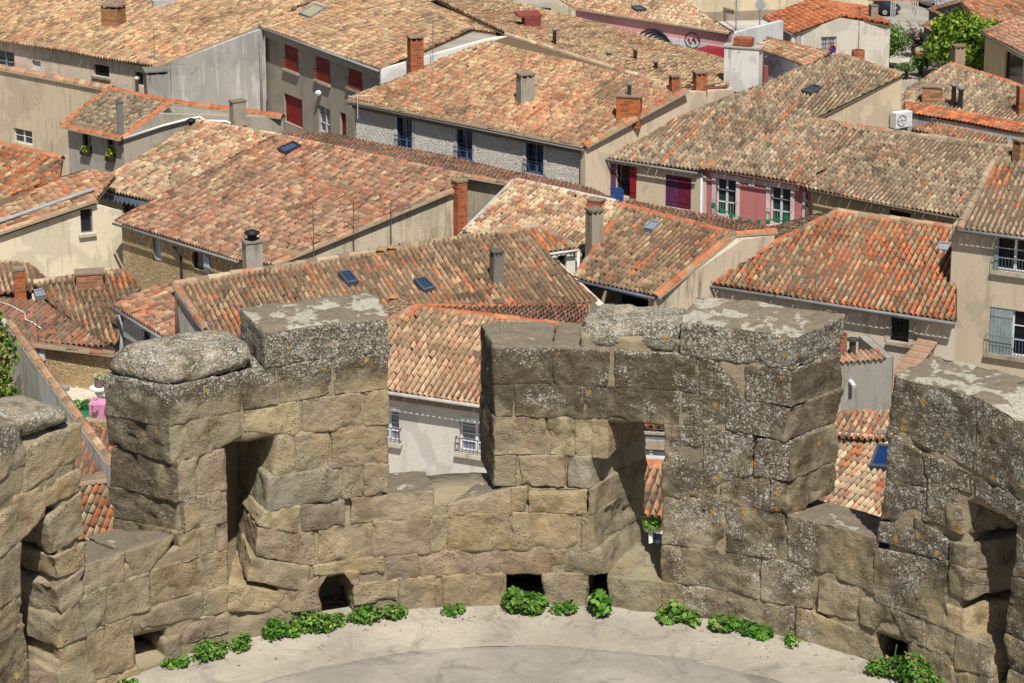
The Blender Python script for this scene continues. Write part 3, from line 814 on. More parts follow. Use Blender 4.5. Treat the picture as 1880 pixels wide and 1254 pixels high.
class VW:
    """an upright wall: plane through A-B, top edge through the listed 3-D points"""
    def __init__(s, A, B, top=None, zb=0., back=0., ext=(0, 0)):
        A, B = np.array(A, float), np.array(B, float); s.d = nz((B-A)*[1, 1, 0]); s.nn = np.array([s.d[1], -s.d[0], 0])
        if np.dot(s.nn, (CAM-A)*[1, 1, 0]) < 0: s.nn = -s.nn
        s.A = A-s.nn*back; s.L = np.dot(B-A, s.d); s.zb = zb; s.ops = []
        s.top = sorted([(float(np.dot(np.asarray(t)-A, s.d)), float(t[2])) for t in (top or [A, B])]); s.ext = ext
    def px(s, px, py):
        r = ray(px, py); t = np.dot(s.A-CAM, s.nn)/np.dot(r, s.nn); P = CAM+r*t; return float(np.dot(P-s.A, s.d)), float(P[2])
    def pt(s, u, z, off=0.): P = s.A+s.d*u+s.nn*off; return np.array([P[0], P[1], z])
    def rect(s, x0, y0, x1, y1):
        u0, z1 = s.px(x0, y0); u1, z0 = s.px(x1, y1); return (min(u0, u1), max(u0, u1), min(z0, z1), max(z0, z1))
    def ztop(s, u): return float(np.interp(u, [t[0] for t in s.top], [t[1] for t in s.top]))
    def build(s, parent, mat, name='wall', depth=.3):
        u0, u1 = s.ext[0], s.L-s.ext[1]
        us = sorted({u0, u1}|{min(max(o[i], u0), u1) for o in s.ops for i in (0, 1)}|{t[0] for t in s.top if u0 < t[0] < u1})
        V = []; Fs = []
        def quad(a, b, c, d): n = len(V); V.extend([a, b, c, d]); Fs.append((n, n+1, n+2, n+3))
        for a, b in zip(us[:-1], us[1:]):
            if b-a < 1e-4: continue
            zs = [s.zb]; mid = (a+b)/2; lim = min(s.ztop(a), s.ztop(b))
            ops = [o for o in s.ops if o[0] <= mid <= o[1] and o[2] < lim-.03]
            cuts = sorted({s.zb}|{z for o in ops for z in (o[2], min(o[3], lim-.02))})
            for z0, z1 in zip(cuts, cuts[1:]+[None]):
                zm = z0+.01 if z1 is None else (z0+z1)/2
                if z1 is not None and any(o[2] < zm < o[3] for o in ops): continue
                quad(s.pt(a, z0), s.pt(b, z0), s.pt(b, s.ztop(b) if z1 is None else z1), s.pt(a, s.ztop(a) if z1 is None else z1))
            quad(s.pt(a, s.ztop(a)), s.pt(b, s.ztop(b)), s.pt(b, s.ztop(b), -depth), s.pt(a, s.ztop(a), -depth))
            quad(s.pt(b, s.zb, -depth-.02), s.pt(a, s.zb, -depth-.02), s.pt(a, s.ztop(a), -depth-.02), s.pt(b, s.ztop(b), -depth-.02)) if not ops else None
        for a, b, z0, z1 in s.ops:
            z1 = min(z1, min(s.ztop(a), s.ztop(b))-.02); t = -depth
            quad(s.pt(a, z0), s.pt(a, z0, t), s.pt(a, z1, t), s.pt(a, z1)); quad(s.pt(b, z0, t), s.pt(b, z0), s.pt(b, z1), s.pt(b, z1, t))
            quad(s.pt(a, z0), s.pt(b, z0), s.pt(b, z0, t), s.pt(a, z0, t)); quad(s.pt(a, z1, t), s.pt(b, z1, t), s.pt(b, z1), s.pt(a, z1))
        for u in (u0, u1): quad(s.pt(u, s.zb), s.pt(u, s.zb, -depth), s.pt(u, s.ztop(u), -depth), s.pt(u, s.ztop(u)))
        return mesh(name, V, Fs, mat, parent)
def wbox(m, vw, u0, u1, z0, z1, a, b):
    m.obox(vw.pt(u0, z0, a), vw.d*(u1-u0), vw.nn*(b-a), UP*(z1-z0))
def window(parent, vw, rc, fc=(225, 225, 222), kind='case', sill=None, rail=None, surround=None, shut=None, bars=None, name='window', label=None, rows=3, opened='', glass=(40, 48, 60)):
    """rc in pixels (top left, bottom right); kind case = two leaves with glazing bars, dark = single pane, door = boards"""
    u0, u1, z0, z1 = vw.rect(*rc); vw.ops.append((u0, u1, z0, z1)); W, H = u1-u0, z1-z0; fw = min(.07, W*.09)
    m = MB(); a, b = -.2, -.13
    for x in ((u0, u0+fw), (u1-fw, u1)): wbox(m, vw, x[0], x[1], z0, z1, a, b)
    for y in ((z0, z0+fw), (z1-fw, z1)): wbox(m, vw, u0+fw, u1-fw, y[0], y[1], a, b)
    if kind == 'case':
        c = (u0+u1)/2; wbox(m, vw, c-fw*.7, c+fw*.7, z0+fw, z1-fw, a, b+.01)
        for k in range(1, rows):
            z = z0+fw+(H-2*fw)*k/rows
            for x in ((u0+fw, c-fw*.7), (c+fw*.7, u1-fw)): wbox(m, vw, x[0], x[1], z-.014, z+.014, a+.01, b)
    f = m.build(name, plain(fc, .5) if kind != 'door' else plain(fc, .6), parent)
    if label: f['label'] = label
    m = MB(); wbox(m, vw, u0+.01, u1-.01, z0+.01, z1-.01, -.24, -.175)
    if kind == 'door':
        k = max(2, int(W/.18))
        for i in range(k): wbox(m, vw, u0+fw+(W-2*fw)*(i+.06)/k, u0+fw+(W-2*fw)*(i+.94)/k, z0+fw, z1-fw, -.175, -.15)
        m.build('boards', plain(fc, .6), f)
    else: m.build('pane', glass_mat(glass), f)
    if sill:
        m = MB(); wbox(m, vw, u0-.12, u1+.12, z0-.13, z0-.002, -.2, .16); m.build('sill', plaster(sill, amt=.6), f)
    if surround:
        m = MB(); s_ = .2
        for x in ((u0-s_, u0-.003), (u1+.003, u1+s_)): wbox(m, vw, x[0], x[1], z0-.02, z1+.02, .002, .03)
        wbox(m, vw, u0-s_, u1+s_, z1+.02, min(z1+.2, vw.ztop(u0)-.03), .002, .032)
        m.build('surround', plaster(surround, amt=.25), f)
    if rail:
        m = MB(); zr = z0+min(1., H*.42); o = .14
        m.tube([vw.pt(u0-.08, zr, 0), vw.pt(u0-.08, zr, o), vw.pt(u1+.08, zr, o), vw.pt(u1+.08, zr, 0)], .018, 5)
        m.tube([vw.pt(u0-.08, z0+.08, 0), vw.pt(u0-.08, z0+.08, o), vw.pt(u1+.08, z0+.08, o), vw.pt(u1+.08, z0+.08, 0)], .016, 5)
        k = max(4, int(W/.11))
        for i in range(k+1): x = u0-.08+(W+.16)*i/k; m.tube([vw.pt(x, z0+.08, o), vw.pt(x, zr, o)], .009, 4)
        m.build('railing', plain(rail, .5), f)
    if bars:
        m = MB(); k = max(3, int(W/.16))
        for i in range(1, k): x = u0+W*i/k; m.tube([vw.pt(x, z0, -.05), vw.pt(x, z1, -.05)], .014, 5)
        for q in (.3, .7): m.tube([vw.pt(u0, z0+H*q, -.05), vw.pt(u1, z0+H*q, -.05)], .012, 5)
        m.build('iron_bars', plain(bars, .6), f)
    if shut:
        # leaves: l / r folded back on the wall, L / R closed over their half, X half open
        for ch in opened:
            m = MB(); hw = W/2
            if ch in 'lr':
                x0, x1 = (u0-hw, u0-.02) if ch == 'l' else (u1+.02, u1+hw); a_, b_ = .01, .05
            else:
                x0, x1 = (u0+.01, u0+hw-.005) if ch == 'L' else (u0+hw+.005, u1-.01); a_, b_ = -.07, -.03
            wbox(m, vw, x0, x1, z0+.02, z1-.02, a_, b_-.012)
            k = max(2, int((x1-x0)/.13))
            for i in range(k): wbox(m, vw, x0+(x1-x0)*(i+.05)/k, x0+(x1-x0)*(i+.95)/k, z0+.02, z1-.02, b_-.012, b_)
            for q in (.18, .8): wbox(m, vw, x0+.02, x1-.02, z0+H*q, z0+H*q+.09, b_+.001, b_+.02)
            m.build('shutter', plain(shut if not isinstance(shut, dict) else shut[ch], .6), f)
    return f
def gutter(parent, A, B, r=.055, mat=None, drop=.08, out=.05):
    A, B = np.array(A, float), np.array(B, float); d = nz(B-A); n = np.array([d[1], -d[0], 0.]); n = n if np.dot(n, CAM-A) > 0 else -n
    m = MB(); m.tube([A+n*out-UP*drop, B+n*out-UP*drop], r*.75, 8); return m.build('gutter', mat or ZINC, parent, True)
def pipe(parent, pts, r=.05, mat=None, name='downpipe'):
    m = MB(); m.tube(pts, r, 8); return m.build(name, mat or ZINC, parent, True)
def chimney(parent, P, ztop, w, dpt=None, rz=0., kind='plaster', col=(170, 155, 130), capc=None, pots=1, open_top=True):
    P = np.asarray(P, float); dpt = dpt or w; m = MB(); h = ztop-P[2]; b = P-UP*.5
    mat = brick_mat(col) if kind == 'brick' else plaster(col, amt=.8)
    hb = h-(.22 if open_top else .06)
    m.box(b, (w, dpt, hb+.5), rz)
    if open_top:
        ca, sa = math.cos(rz), math.sin(rz)
        for sx in (-1, 0, 1):
            for sy in (-1, 1):
                x, y = sx*(w/2-.06), sy*(dpt/2-.06); m.box(P+np.array([x*ca-y*sa, x*sa+y*ca, hb]), (.1, .1, .16), rz)
    o = m.build('chimney', mat, parent)
    m = MB(); m.box(P+UP*(h-.06), (w*1.12, dpt*1.12, .07), rz); m.build('cap', plain(capc or ((146, 126, 106) if kind == 'brick' else tuple(np.array(col)*.8)), .9), o)
    m = MB(); m.box(P-UP*.02+np.array([0, 0, 0]), (w*1.35, dpt*1.35, .06), rz)
    return o
def metal_flue(parent, P, ztop, r=.08, name='flue_pipe', col=None):
    m = MB(); h = ztop-P[2]; m.lathe(P-UP*.3, [(r, 0), (r, h+.1), (r*1.5, h+.12), (r*1.7, h+.2), (r*.6, h+.3)], 10)
    return m.build(name, col or ZINC, parent, True)
def skylight(parent, pl, quad, fc=(92, 96, 104), glass=(44, 62, 84)):
    Q = [pl.hit(*q) for q in quad]; c = sum(Q)/4; m = MB()
    hi = [q+pl.n*.2 for q in Q]; lo = [q-pl.n*.02 for q in Q]
    inn = [c+(q-c)*.8+pl.n*.2 for q in Q]; ind = [c+(q-c)*.8+pl.n*.12 for q in Q]
    V = lo+hi+inn+ind; Fs = []
    for i in range(4):
        j = (i+1) % 4; Fs += [(i, j, 4+j, 4+i), (4+i, 4+j, 8+j, 8+i), (8+i, 8+j, 12+j, 12+i)]
    o = mesh('skylight', V, Fs, plain(fc, .5), parent); mesh('pane', [c+(q-c)*.82+pl.n*.135 for q in Q], [(0, 1, 2, 3)], glass_mat(glass), o); return o
def antenna(parent, P, ztop, arms=5, rz=.6, col=(120, 116, 112), name='antenna', w=.8):
    m = MB(); P = np.asarray(P, float); T_ = np.array([P[0], P[1], ztop]); m.tube([P-UP*.2, T_], .02, 5)
    d = np.array([math.cos(rz), math.sin(rz), 0]); s = np.array([-d[1], d[0], 0]); c = T_-UP*.12
    m.tube([c-d*w*.6, c+d*w], .014, 4)
    for i in range(arms): q = c+d*w*(-.5+1.4*i/max(1, arms-1)); l = .32-.03*i; m.tube([q-s*l, q+s*l], .009, 4)
    return m.build(name, plain(col, .5), parent)
def house(name, label, P, group=None, cat='house'):
    return thing(name, label, cat, (P[0], P[1], 0.), group)
def eave_wall(pl, e1, e2, zb=0., over=.3, ext=(.12, .12), drop=.13):
    A, B = pl.hit(*e1)-UP*drop, pl.hit(*e2)-UP*drop; return VW(A, B, zb=zb, back=over, ext=ext)
def gable_wall(pl, pts, zb=0., back=.1, drop=.14, ext=(0, 0)):
    P = [(pl.hit(*p) if len(p) == 2 else np.asarray(p))-UP*drop for p in pts]; return VW(P[0], P[-1], top=P, zb=zb, back=back, ext=ext)
def leaf_cloud(blobs, n, size, cols, seed=0, flat=.3, shell=.55):
    """leaves scattered through ellipsoids: blobs = (centre, radii)"""
    rg = np.random.default_rng(seed); vol = np.array([b[1][0]*b[1][1]*b[1][2] for b in blobs])**.7; vol /= vol.sum(); V = []; Cc = []
    cols = np.array([lin(c) for c in cols])*.8
    for b, f in zip(blobs, vol):
        k = max(3, int(n*f)); d = rg.normal(size=(k, 3)); d /= np.linalg.norm(d, axis=1, keepdims=True)
        r = (shell+(1-shell)*rg.random(k)**.6); r *= 1+.28*fbm(d*2+np.array(b[0]), 1.6, 2, seed)
        c = np.array(b[0])+d*r[:, None]*np.array(b[1])
        nrm = d*.7+rg.normal(size=(k, 3))*.7+np.array([0, 0, flat]); nrm /= np.linalg.norm(nrm, axis=1, keepdims=True)
        t = np.cross(nrm, rg.normal(size=(k, 3))); t /= np.linalg.norm(t, axis=1, keepdims=True); s = np.cross(nrm, t)
        L = size*rg.uniform(.6, 1.3, k)[:, None]; fold = nrm*L*.12
        V.append(np.stack([c-t*L*.5, c-t*L*.05+s*L*.34+fold, c+t*L*.6, c-t*L*.05-s*L*.34+fold], 1))
        tone = cols[rg.integers(0, len(cols), k)]*(1+.35*fbm(c, 1/(np.mean(b[1])*.7), 2, seed+3))[:, None]*(1+rg.normal(0, .12, k))[:, None]
        Cc.append(np.clip(tone, .005, .9))
    V = np.concatenate(V); k = len(V); return V.reshape(-1, 3), np.arange(k*4).reshape(k, 4), np.concatenate(Cc)
def leaves(name, blobs, n, size, cols, seed=0, parent=None, loc=None, **kw):
    V, Fq, Cc = leaf_cloud(blobs, n, size, cols, seed, **kw); return mesh(name, V, Fq, leaf_mat(), parent, False, loc, fattr=dict(col=Cc))
GREENS = [(96, 132, 46), (78, 112, 38), (120, 150, 56), (60, 92, 34), (136, 160, 70)]
# ------------------------------------------------------------------ ground
def terrain():
    xs = np.concatenate([np.linspace(-400, -60, 12), np.linspace(-50, 60, 45), np.linspace(70, 400, 12)]); ys = np.concatenate([np.linspace(-60, 20, 12), np.linspace(22, 60, 30), np.linspace(65, 250, 40), np.linspace(300, 2500, 12)])
    X, Y = np.meshgrid(xs, ys, indexing='ij'); Z = 12*(1-sstep(Y, 16, 46))+.25*fbm(np.stack([X.ravel(), Y.ravel(), X.ravel()*0], 1), .05, 3, 2).reshape(X.shape)*sstep(np.abs(Y-100), 60, 120)
    ny = len(ys); I, J = np.meshgrid(np.arange(len(xs)-1), np.arange(ny-1), indexing='ij'); k = (I*ny+J).ravel()
    t = NT('town_ground', .95); n = t.noise(.4, 6, .65); n2 = t.noise(6., 5, .7)
    c = t.mix(t.ramp(n, .4, .65), A_((150, 142, 130)), A_((172, 162, 146))); c = t.mix(t.ramp(n2, .5, .8, 0., .5), c, A_((118, 110, 100))); t.col(c); t.bump(n2, .02)
    tag(mesh('ground', np.stack([X, Y, Z-.02], -1).reshape(-1, 3), np.stack([k, k+ny, k+ny+1, k+1], 1), t.m, None, True), kind='structure')
terrain()
BEIGE, GREYB, TAUPE, WHITE = (214, 196, 166), (176, 168, 154), (150, 140, 124), (224, 220, 212)
CREAMW, PALEPINK, PINK, MAROON, RED = (212, 196, 160), (232, 200, 196), (204, 110, 104), (112, 30, 52), (140, 30, 28)
ORSTREAK = ('neworange', .12)

# --- the pale house just below the battlement
pl = plane_e((711, 716), (893, 743), 6.5, .3)
h = house('village_house', 'pale grey rendered house with hipped salmon tile roof seen through the middle crenel', pl.O)
ap, r1, e2, e1 = [pl.hit(*p) for p in ((762, 564), (1067, 600), (1092, 772), (533, 690))]
rf = roof(h, pl, [[ap, r1, e2, e1]], 'pale', .27, .42, patch=[([(762, 564), (778, 570), (600, 690), (533, 690)], 'orange', .5)], seed=21)
bk = e1+np.array([-pl.u[1], pl.u[0], 0])*8.5
roof(h, plane_3(e1, bk, ap), [[e1, bk, ap]], 'pale', .27, .42, seed=22)
p2 = plane_r(ap, r1, .12); fa, fb = p2.hit(1082, 566), p2.hit(776, 564)
roof(h, p2, [[ap, r1, fa, fb]], 'mossred', .27, .42, seed=23)
caps(rf, ap, r1); caps(rf, ap, e1, 'orange'); caps(rf, ap, fa, 'neworange', .15)
w = eave_wall(pl, (533, 690), (1090, 772), over=.45)
for rc in ((694, 741, 733, 813), (843, 763, 903, 838)):
    window(h, w, rc, (232, 232, 230), 'case', sill=(196, 184, 160), rail=(70, 76, 86), rows=4, glass=(120, 128, 138))
    u0, u1, z0, z1 = w.ops[-1]; m = MB(); wbox(m, w, u0, u1, z1-.2, z1-.001, -.1, .02); m.build('roller_box', plain((236, 236, 234), .5), h)
w.build(h, plaster((208, 200, 184), (176, 164, 144), .35))
gutter(h, e1, e2, .09, plain((190, 184, 174), .6)); m = MB(); a, b = w.pt(.1, w.ztop(0)-.3), w.pt(w.L-.1, w.ztop(w.L)-.3)
m.obox(a, b-a, w.nn*.2, UP*.14); m.build('cornice', plain((150, 132, 112), .9), h)

# --- brown roof with two skylights
pl = plane_e((420, 650), (1097, 553), 6., .28)
h = house('village_house', 'long house with brown tiles streaked orange, two skylights and a pale left gable', pl.O)
rf = roof(h, pl, [[(321, 520), (957, 419), (1097, 551), (420, 650), (379, 604)], [(957, 419), (990, 414), (1062, 455), (1004, 463)]], 'brown', .27, .44, ('orange', .26), seed=31,
          patch=[([(955, 420), (1000, 414), (1050, 450), (1000, 460)], 'neworange', .55)])
H_ = pl.hit; caps(rf, H_(321, 520), H_(990, 414), 'greybrown', .15); caps(rf, H_(990, 414), H_(1062, 455), 'brown'); caps(rf, H_(321, 520), H_(379, 604), 'rose', .12)
for q in ([(620, 505), (641, 502), (658, 523), (637, 527)], [(759, 518), (779, 515), (800, 534), (778, 540)]): skylight(rf, pl, q)
chimney(h, H_(912, 517), atY(912, 459, H_(912, 517)[1])[2], .42, .42, .4, 'plaster', (124, 116, 104))
for px, py in ((699, 470), (719, 466), (722, 558)):
    P = H_(px, py); m = MB(); m.lathe(P-UP*.05, [(.15, 0), (.15, .2), (.1, .22), (.1, .3), (.19, .32), (.04, .4)], 12); m.build('vent_cowl', plain((178, 132, 88), .8), h)
w = gable_wall(pl, [(380, 606), (321, 522)], back=-.02); A0 = w.A
window(h, w, (352, 578, 379, 618), (120, 128, 138), 'dark'); w.build(h, plaster((232, 226, 210), (190, 176, 150), .3))
w = eave_wall(pl, (425, 649), (1090, 554)); w.build(h, plaster(BEIGE))
w = VW(H_(1006, 466)-UP*.2, H_(1062, 457)-UP*.2, zb=0, back=.25); window(h, w, (1024, 470, 1040, 492), (90, 90, 92), 'dark'); w.build(h, plaster((226, 218, 200), amt=.3))
gutter(h, H_(1004, 463), H_(1062, 455), .07, plain((214, 210, 204), .5)); P = H_(1062, 457); pipe(h, [P-UP*.1, P-UP*2.2, P-UP*2.4+np.array([-.4, 0, 0])], .06, plain((220, 218, 212), .5))
w = VW(H_(1004, 463)-UP*.4, H_(1097, 551)-UP*.4, zb=0, back=.2); w.build(h, plaster(BEIGE))
P = H_(1050, 452); P = np.array([P[0]+.9, P[1]+.8, 5.5]); chimney(h, P, atY(1073, 383, P[1])[2], .52, .52, .5, 'plaster', (158, 146, 124))

# --- dark tiled roof with orange edges over a black loggia
pl = plane_e((1057, 511), (1203, 544), 6.2, .3); H_ = pl.hit
h = house('village_house', 'house with brown roof edged in orange tiles above a dark open loggia', pl.O)
rf = roof(h, pl, [[(1145, 377), (1057, 511), (1203, 544), (1346, 429)]], 'brown', .27, .42, ('orange', .2), seed=41)
caps(rf, H_(1145, 377), H_(1057, 511), 'orange', .16); caps(rf, H_(1346, 429), H_(1203, 544), 'orange', .16); caps(rf, H_(1145, 377), H_(1346, 429), 'neworange', .14)
p2 = plane_r(H_(1145, 377), H_(1346, 429), .1); fa, fb = p2.hit(1424, 424), p2.hit(1150, 369)
roof(h, p2, [[H_(1145, 377), H_(1346, 429), fa, fb]], 'mossred', .27, .42, seed=42); caps(rf, H_(1346, 429), fa, 'neworange', .14)
skylight(rf, pl, [(1182, 425), (1198, 410), (1213, 414), (1198, 428)], (150, 154, 158), (130, 140, 150))
w = eave_wall(pl, (1060, 512), (1203, 544), over=.4); u = w.L
w.ops.append((.25, u*.42, 3.2, w.ztop(0)-.25)); w.ops.append((u*.46, u*.88, 3.2, w.ztop(u)-.25)); w.build(h, plaster((90, 84, 80)), depth=.25)
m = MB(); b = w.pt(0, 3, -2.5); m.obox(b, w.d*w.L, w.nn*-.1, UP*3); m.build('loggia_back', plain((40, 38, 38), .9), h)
gutter(h, H_(1057, 511), H_(1203, 544), .09, plain((96, 104, 116), .5))
f2 = p2.hit(1424, 427); w = gable_wall(pl, [(1203, 544), (1346, 429), f2], back=.05); w.build(h, plaster((206, 186, 154), (122, 110, 92), .75))

# --- the bright orange roof
pl = plane_e((1290, 520), (1754, 590), 6., .3); H_ = pl.hit
h = house('village_house', 'house with large orange and lichen-grey tiled roof, hipped at its left end', pl.O)
rf = roof(h, pl, [[(1538, 387), (1757, 418), (1754, 590), (1290, 520)]], 'orange', .29, .44, ('brown', .3), seed=51, patch=[([(1290, 500), (1500, 400), (1450, 530), (1290, 520)], 'brown', .5)])
caps(rf, H_(1538, 387), H_(1290, 515), 'orange', .15); caps(rf, H_(1538, 387), H_(1757, 418), 'pinktan', .14)
skylight(rf, pl, [(1725, 451), (1746, 453), (1741, 467), (1720, 464)], (150, 156, 160), (140, 156, 170))
w = eave_wall(pl, (1292, 520), (1754, 590), over=.4)
window(h, w, (1636, 582, 1668, 630), (60, 58, 58), 'dark', sill=(178, 160, 130), surround=(196, 180, 152), bars=(40, 38, 40), glass=(24, 26, 30))
w.build(h, plaster((204, 188, 162), (160, 140, 116), .6)); gutter(h, H_(1290, 520), H_(1754, 590), .09)
antenna(h, H_(1496, 552), atY(1496, 506, H_(1496, 552)[1])[2], 6, .3, w=1.1); antenna(h, H_(1446, 545), atY(1446, 520, H_(1446, 545)[1])[2], 4, .2)
lb = H_(1290, 520)+np.array([-pl.u[1], pl.u[0], 0])*8; roof(h, plane_3(H_(1290, 520), lb, H_(1538, 387)), [[H_(1290, 520), lb, H_(1538, 387)]], 'brown', seed=52)

# --- tall beige house at the right edge
ORN = pl
pl = plane_e((1760, 419), (2000, 449), 9., .3); H_ = pl.hit
h = house('village_house', 'tall beige house with grey-green shutters and white French window at right edge', pl.O)
rf = roof(h, pl, [[(1760, 419), (2000, 449), (2000, 300), (1823, 295)]], 'greybrown', .27, .42, ('orange', .1), seed=61, patch=[([(1808, 305), (1862, 305), (1842, 345), (1800, 345)], 'neworange', .9)])
caps(rf, H_(1760, 419), H_(1823, 295), 'greybrown', .15)
w = eave_wall(pl, (1760, 419), (2000, 449), over=.35, ext=(0, .1)); SHG = (144, 156, 155)
window(h, w, (1829, 434, 1898, 505), (236, 238, 240), 'case', sill=(176, 164, 142), rail=(110, 124, 124), rows=3, shut=SHG, opened='', glass=(34, 36, 42))
u0, u1, z0, z1 = w.ops[-1]; m = MB(); wbox(m, w, u0-.02, u0+.12, z0, z1, .0, .05); m.build('shutter', plain(SHG), h)
window(h, w, (1818, 563, 1898, 660), (226, 228, 230), 'case', sill=(160, 148, 126), rail=(110, 124, 124), rows=3, shut=SHG, opened='L', glass=(26, 28, 34))
w.build(h, plaster((196, 178, 146), (158, 140, 112), .45)); gutter(h, H_(1760, 419), H_(2000, 449), .09)
w2 = VW(w.pt(0, 9), w.pt(0, 9)-w.nn*5, zb=0); w2.build(h, plaster((196, 178, 146), (158, 140, 112), .45))

# --- weathered grey-brown roof behind the orange one
pl = plane_e((1483, 346), (1761, 399), 6.22, .3); H_ = pl.hit
h = house('village_house', 'yellowish house under a wide grey-brown tiled roof behind the orange roof', pl.O)
rf = roof(h, pl, [[(1606, 237), (1864, 271), (1840, 330), (1790, 404), (1462, 342)]], 'greybrown', .28, .42, seed=71)
caps(rf, H_(1624, 240), H_(1864, 271), 'greybrown', .15); w = eave_wall(pl, (1483, 346), (1790, 404))
window(h, w, (1631, 384, 1671, 420), (70, 64, 56), 'dark', glass=(22, 24, 28)); w.build(h, plaster((198, 172, 120), (150, 128, 96), .4)); gutter(h, H_(1483, 346), H_(1790, 404), .06, plain((120, 104, 84), .8))
P = H_(1873, 292); chimney(h, P, atY(1873, 256, P[1])[2], .5, .5, .5, 'brick', (190, 140, 96))

# --- pink house
pl = plane_e((1285, 308), (1480, 338), 6.36, .28); H_ = pl.hit
h = house('village_house', 'old-rose house with pale pink window surrounds and green balcony railings', pl.O)
rf = roof(h, pl, [[(1492, 218), (1620, 239), (1477, 338), (1285, 307)]], 'greybrown', .28, .42, ('orange', .06), seed=81)
caps(rf, H_(1285, 307), H_(1492, 218), 'orange', .14); caps(rf, H_(1492, 218), H_(1624, 240), 'rose', .13)
w = eave_wall(pl, (1285, 307), (1480, 338), over=.25, ext=(0, 0))
GR = (150, 180, 150)
for rc in ((1315, 323, 1350, 401), (1415, 340, 1450, 417)):
    f = window(h, w, rc, (236, 238, 240), 'case', sill=(230, 206, 200), rail=GR, surround=PALEPINK, rows=3, glass=(54, 62, 66))
w.build(h, plaster(PINK, (150, 96, 92), .3)); gutter(h, H_(1285, 307), H_(1480, 338), .06, plain((110, 70, 60), .8))
m = MB()
for u in (.0, w.L-.24): wbox(m, w, u, u+.24, 0, w.ztop(u)-.3, .002, .05)
wbox(m, w, .43, w.L-.43, w.ztop(0)-.32, w.ztop(0)-.1, .002, .04); m.build('pilaster', plaster(PALEPINK, amt=.2), h)
m = MB(); a = w.rect(1374, 334, 1385, 346); wbox(m, w, *a, .002, .03); m.build('plaque', plain((222, 190, 186)), h)
gar = thing('bunting_garland', 'string of small green bunting flags hung between the pink house balconies', 'bunting', w.pt(1, 3, .4))
p0, p1 = w.pt(*w.px(1316, 371), .35), w.pt(*w.px(1450, 393), .35); pts = [p0+(p1-p0)*t-UP*.45*math.sin(math.pi*t) for t in np.linspace(0, 1, 17)]
m = MB(); m.tube(pts, .012, 4); m.build('string', plain((70, 110, 80)), gar)
for q in pts[::2]:
    m = MB(); m.obox(q-w.d*.1-UP*.22, w.d*.2, w.nn*.012, UP*.22); m.obox(q-w.d*.05-UP*.16+w.nn*.013, w.d*.1, w.nn*.01, UP*.1); m.build('flag', plain((30, 140, 92)), gar)
pipe(h, [w.pt(.02, w.ztop(0)-.1, .1), w.pt(.02, .1, .1)], .05, plain((232, 230, 226))); pipe(h, [w.pt(w.L, w.ztop(w.L)-.1, .1), w.pt(w.L, .1, .1)], .05, plain((70, 66, 64)))

# --- house with maroon shutters
pl = plane_e((1071, 283), (1281, 315), 6.2, .28); H_ = pl.hit
h = house('village_house', 'cream house with purple and maroon shutters under a long grey-brown roof', pl.O)
rf = roof(h, pl, [[(1071, 283), (1281, 315), (1492, 218), (1658, 137), (1542, 99)]], 'greybrown', .29, .44, ('orange', .07), seed=91)
w = eave_wall(pl, (1071, 283), (1281, 315), over=.3, ext=(.3, .0))
window(h, w, (1132, 301, 1156, 362), (60, 40, 50), 'dark', shut=dict(l=(112, 64, 108), r=(150, 24, 44)), opened='lr', glass=(26, 24, 30))
window(h, w, (1222, 320, 1268, 386), (80, 40, 60), 'dark', shut=dict(L=(104, 52, 92), R=MAROON), opened='LR')
w.build(h, plaster((214, 190, 152), (180, 158, 124), .3)); gutter(h, H_(1071, 283), H_(1281, 315), .08)
pipe(h, [w.pt(.45, w.ztop(0)-.1, .1), w.pt(.45, 0, .1)], .07, plain((214, 214, 212)))
g = gable_wall(pl, [(1470, 226), (1658, 137)], back=.05); g.build(h, plaster((206, 182, 144), (170, 148, 116), .5))
caps(rf, H_(1542, 99), H_(1658, 137), 'rose', .13)
skylight(rf, pl, [(1471, 171), (1494, 160), (1511, 165), (1489, 176)], (84, 84, 88), (60, 66, 74))
Q = w.pt(*w.px(1139, 344), .22); cl = thing('hanging_cloth', 'blue cloth hung out over the sill between the maroon shutters', 'cloth', Q)
m = MB()
for k in range(6): m.obox(Q+w.d*(-.3+.1*k)-UP*(.5+.04*(k % 3)), w.d*.097, w.nn*(.04+.02*(k % 2)), UP*(.62-.05*(k % 2)))
m.build('cloth', plain((48, 84, 150), .9), cl)
P = H_(1364, 148); ch = chimney(h, P, atY(1364, 84, P[1])[2], 1.75, .8, -.35, 'plaster', (222, 216, 204), open_top=False)
P2 = P.copy(); P2[2] = atY(1364, 84, P[1])[2]; m = MB(); m.box(P2, (.9, .6, .42), -.35); m.build('chimney_pot', brick_mat(), h)
u_, z_ = g.px(1646, 219)
ac = thing('air_conditioner', 'white air conditioner unit fixed to the beige gable', 'air conditioner', g.pt(u_, z_, .3)); rz = math.atan2(g.d[1], g.d[0])
m = MB(); m.box(g.pt(u_, z_-.3, .32), (1.05, .42, .75), rz); m.build('casing', plain((226, 226, 224), .5), ac)
m = MB(); c = g.pt(u_-.15, z_+.07, .545); pts = [c+(g.d*math.cos(a)+UP*math.sin(a))*.27 for a in np.linspace(0, 2*math.pi, 17)]; m.tube(pts, .025, 5)
for a in range(6): m.tube([c, c+(g.d*math.cos(a*1.05)+UP*math.sin(a*1.05))*.26], .012, 4)
m.build('fan_grille', plain((150, 150, 150)), ac)
m = MB()
for x in (-.4, .35): m.obox(g.pt(u_+x, z_-.36, .02), g.d*.06, g.nn*.55, UP*.05)
m.build('bracket', plain((150, 150, 150)), ac)

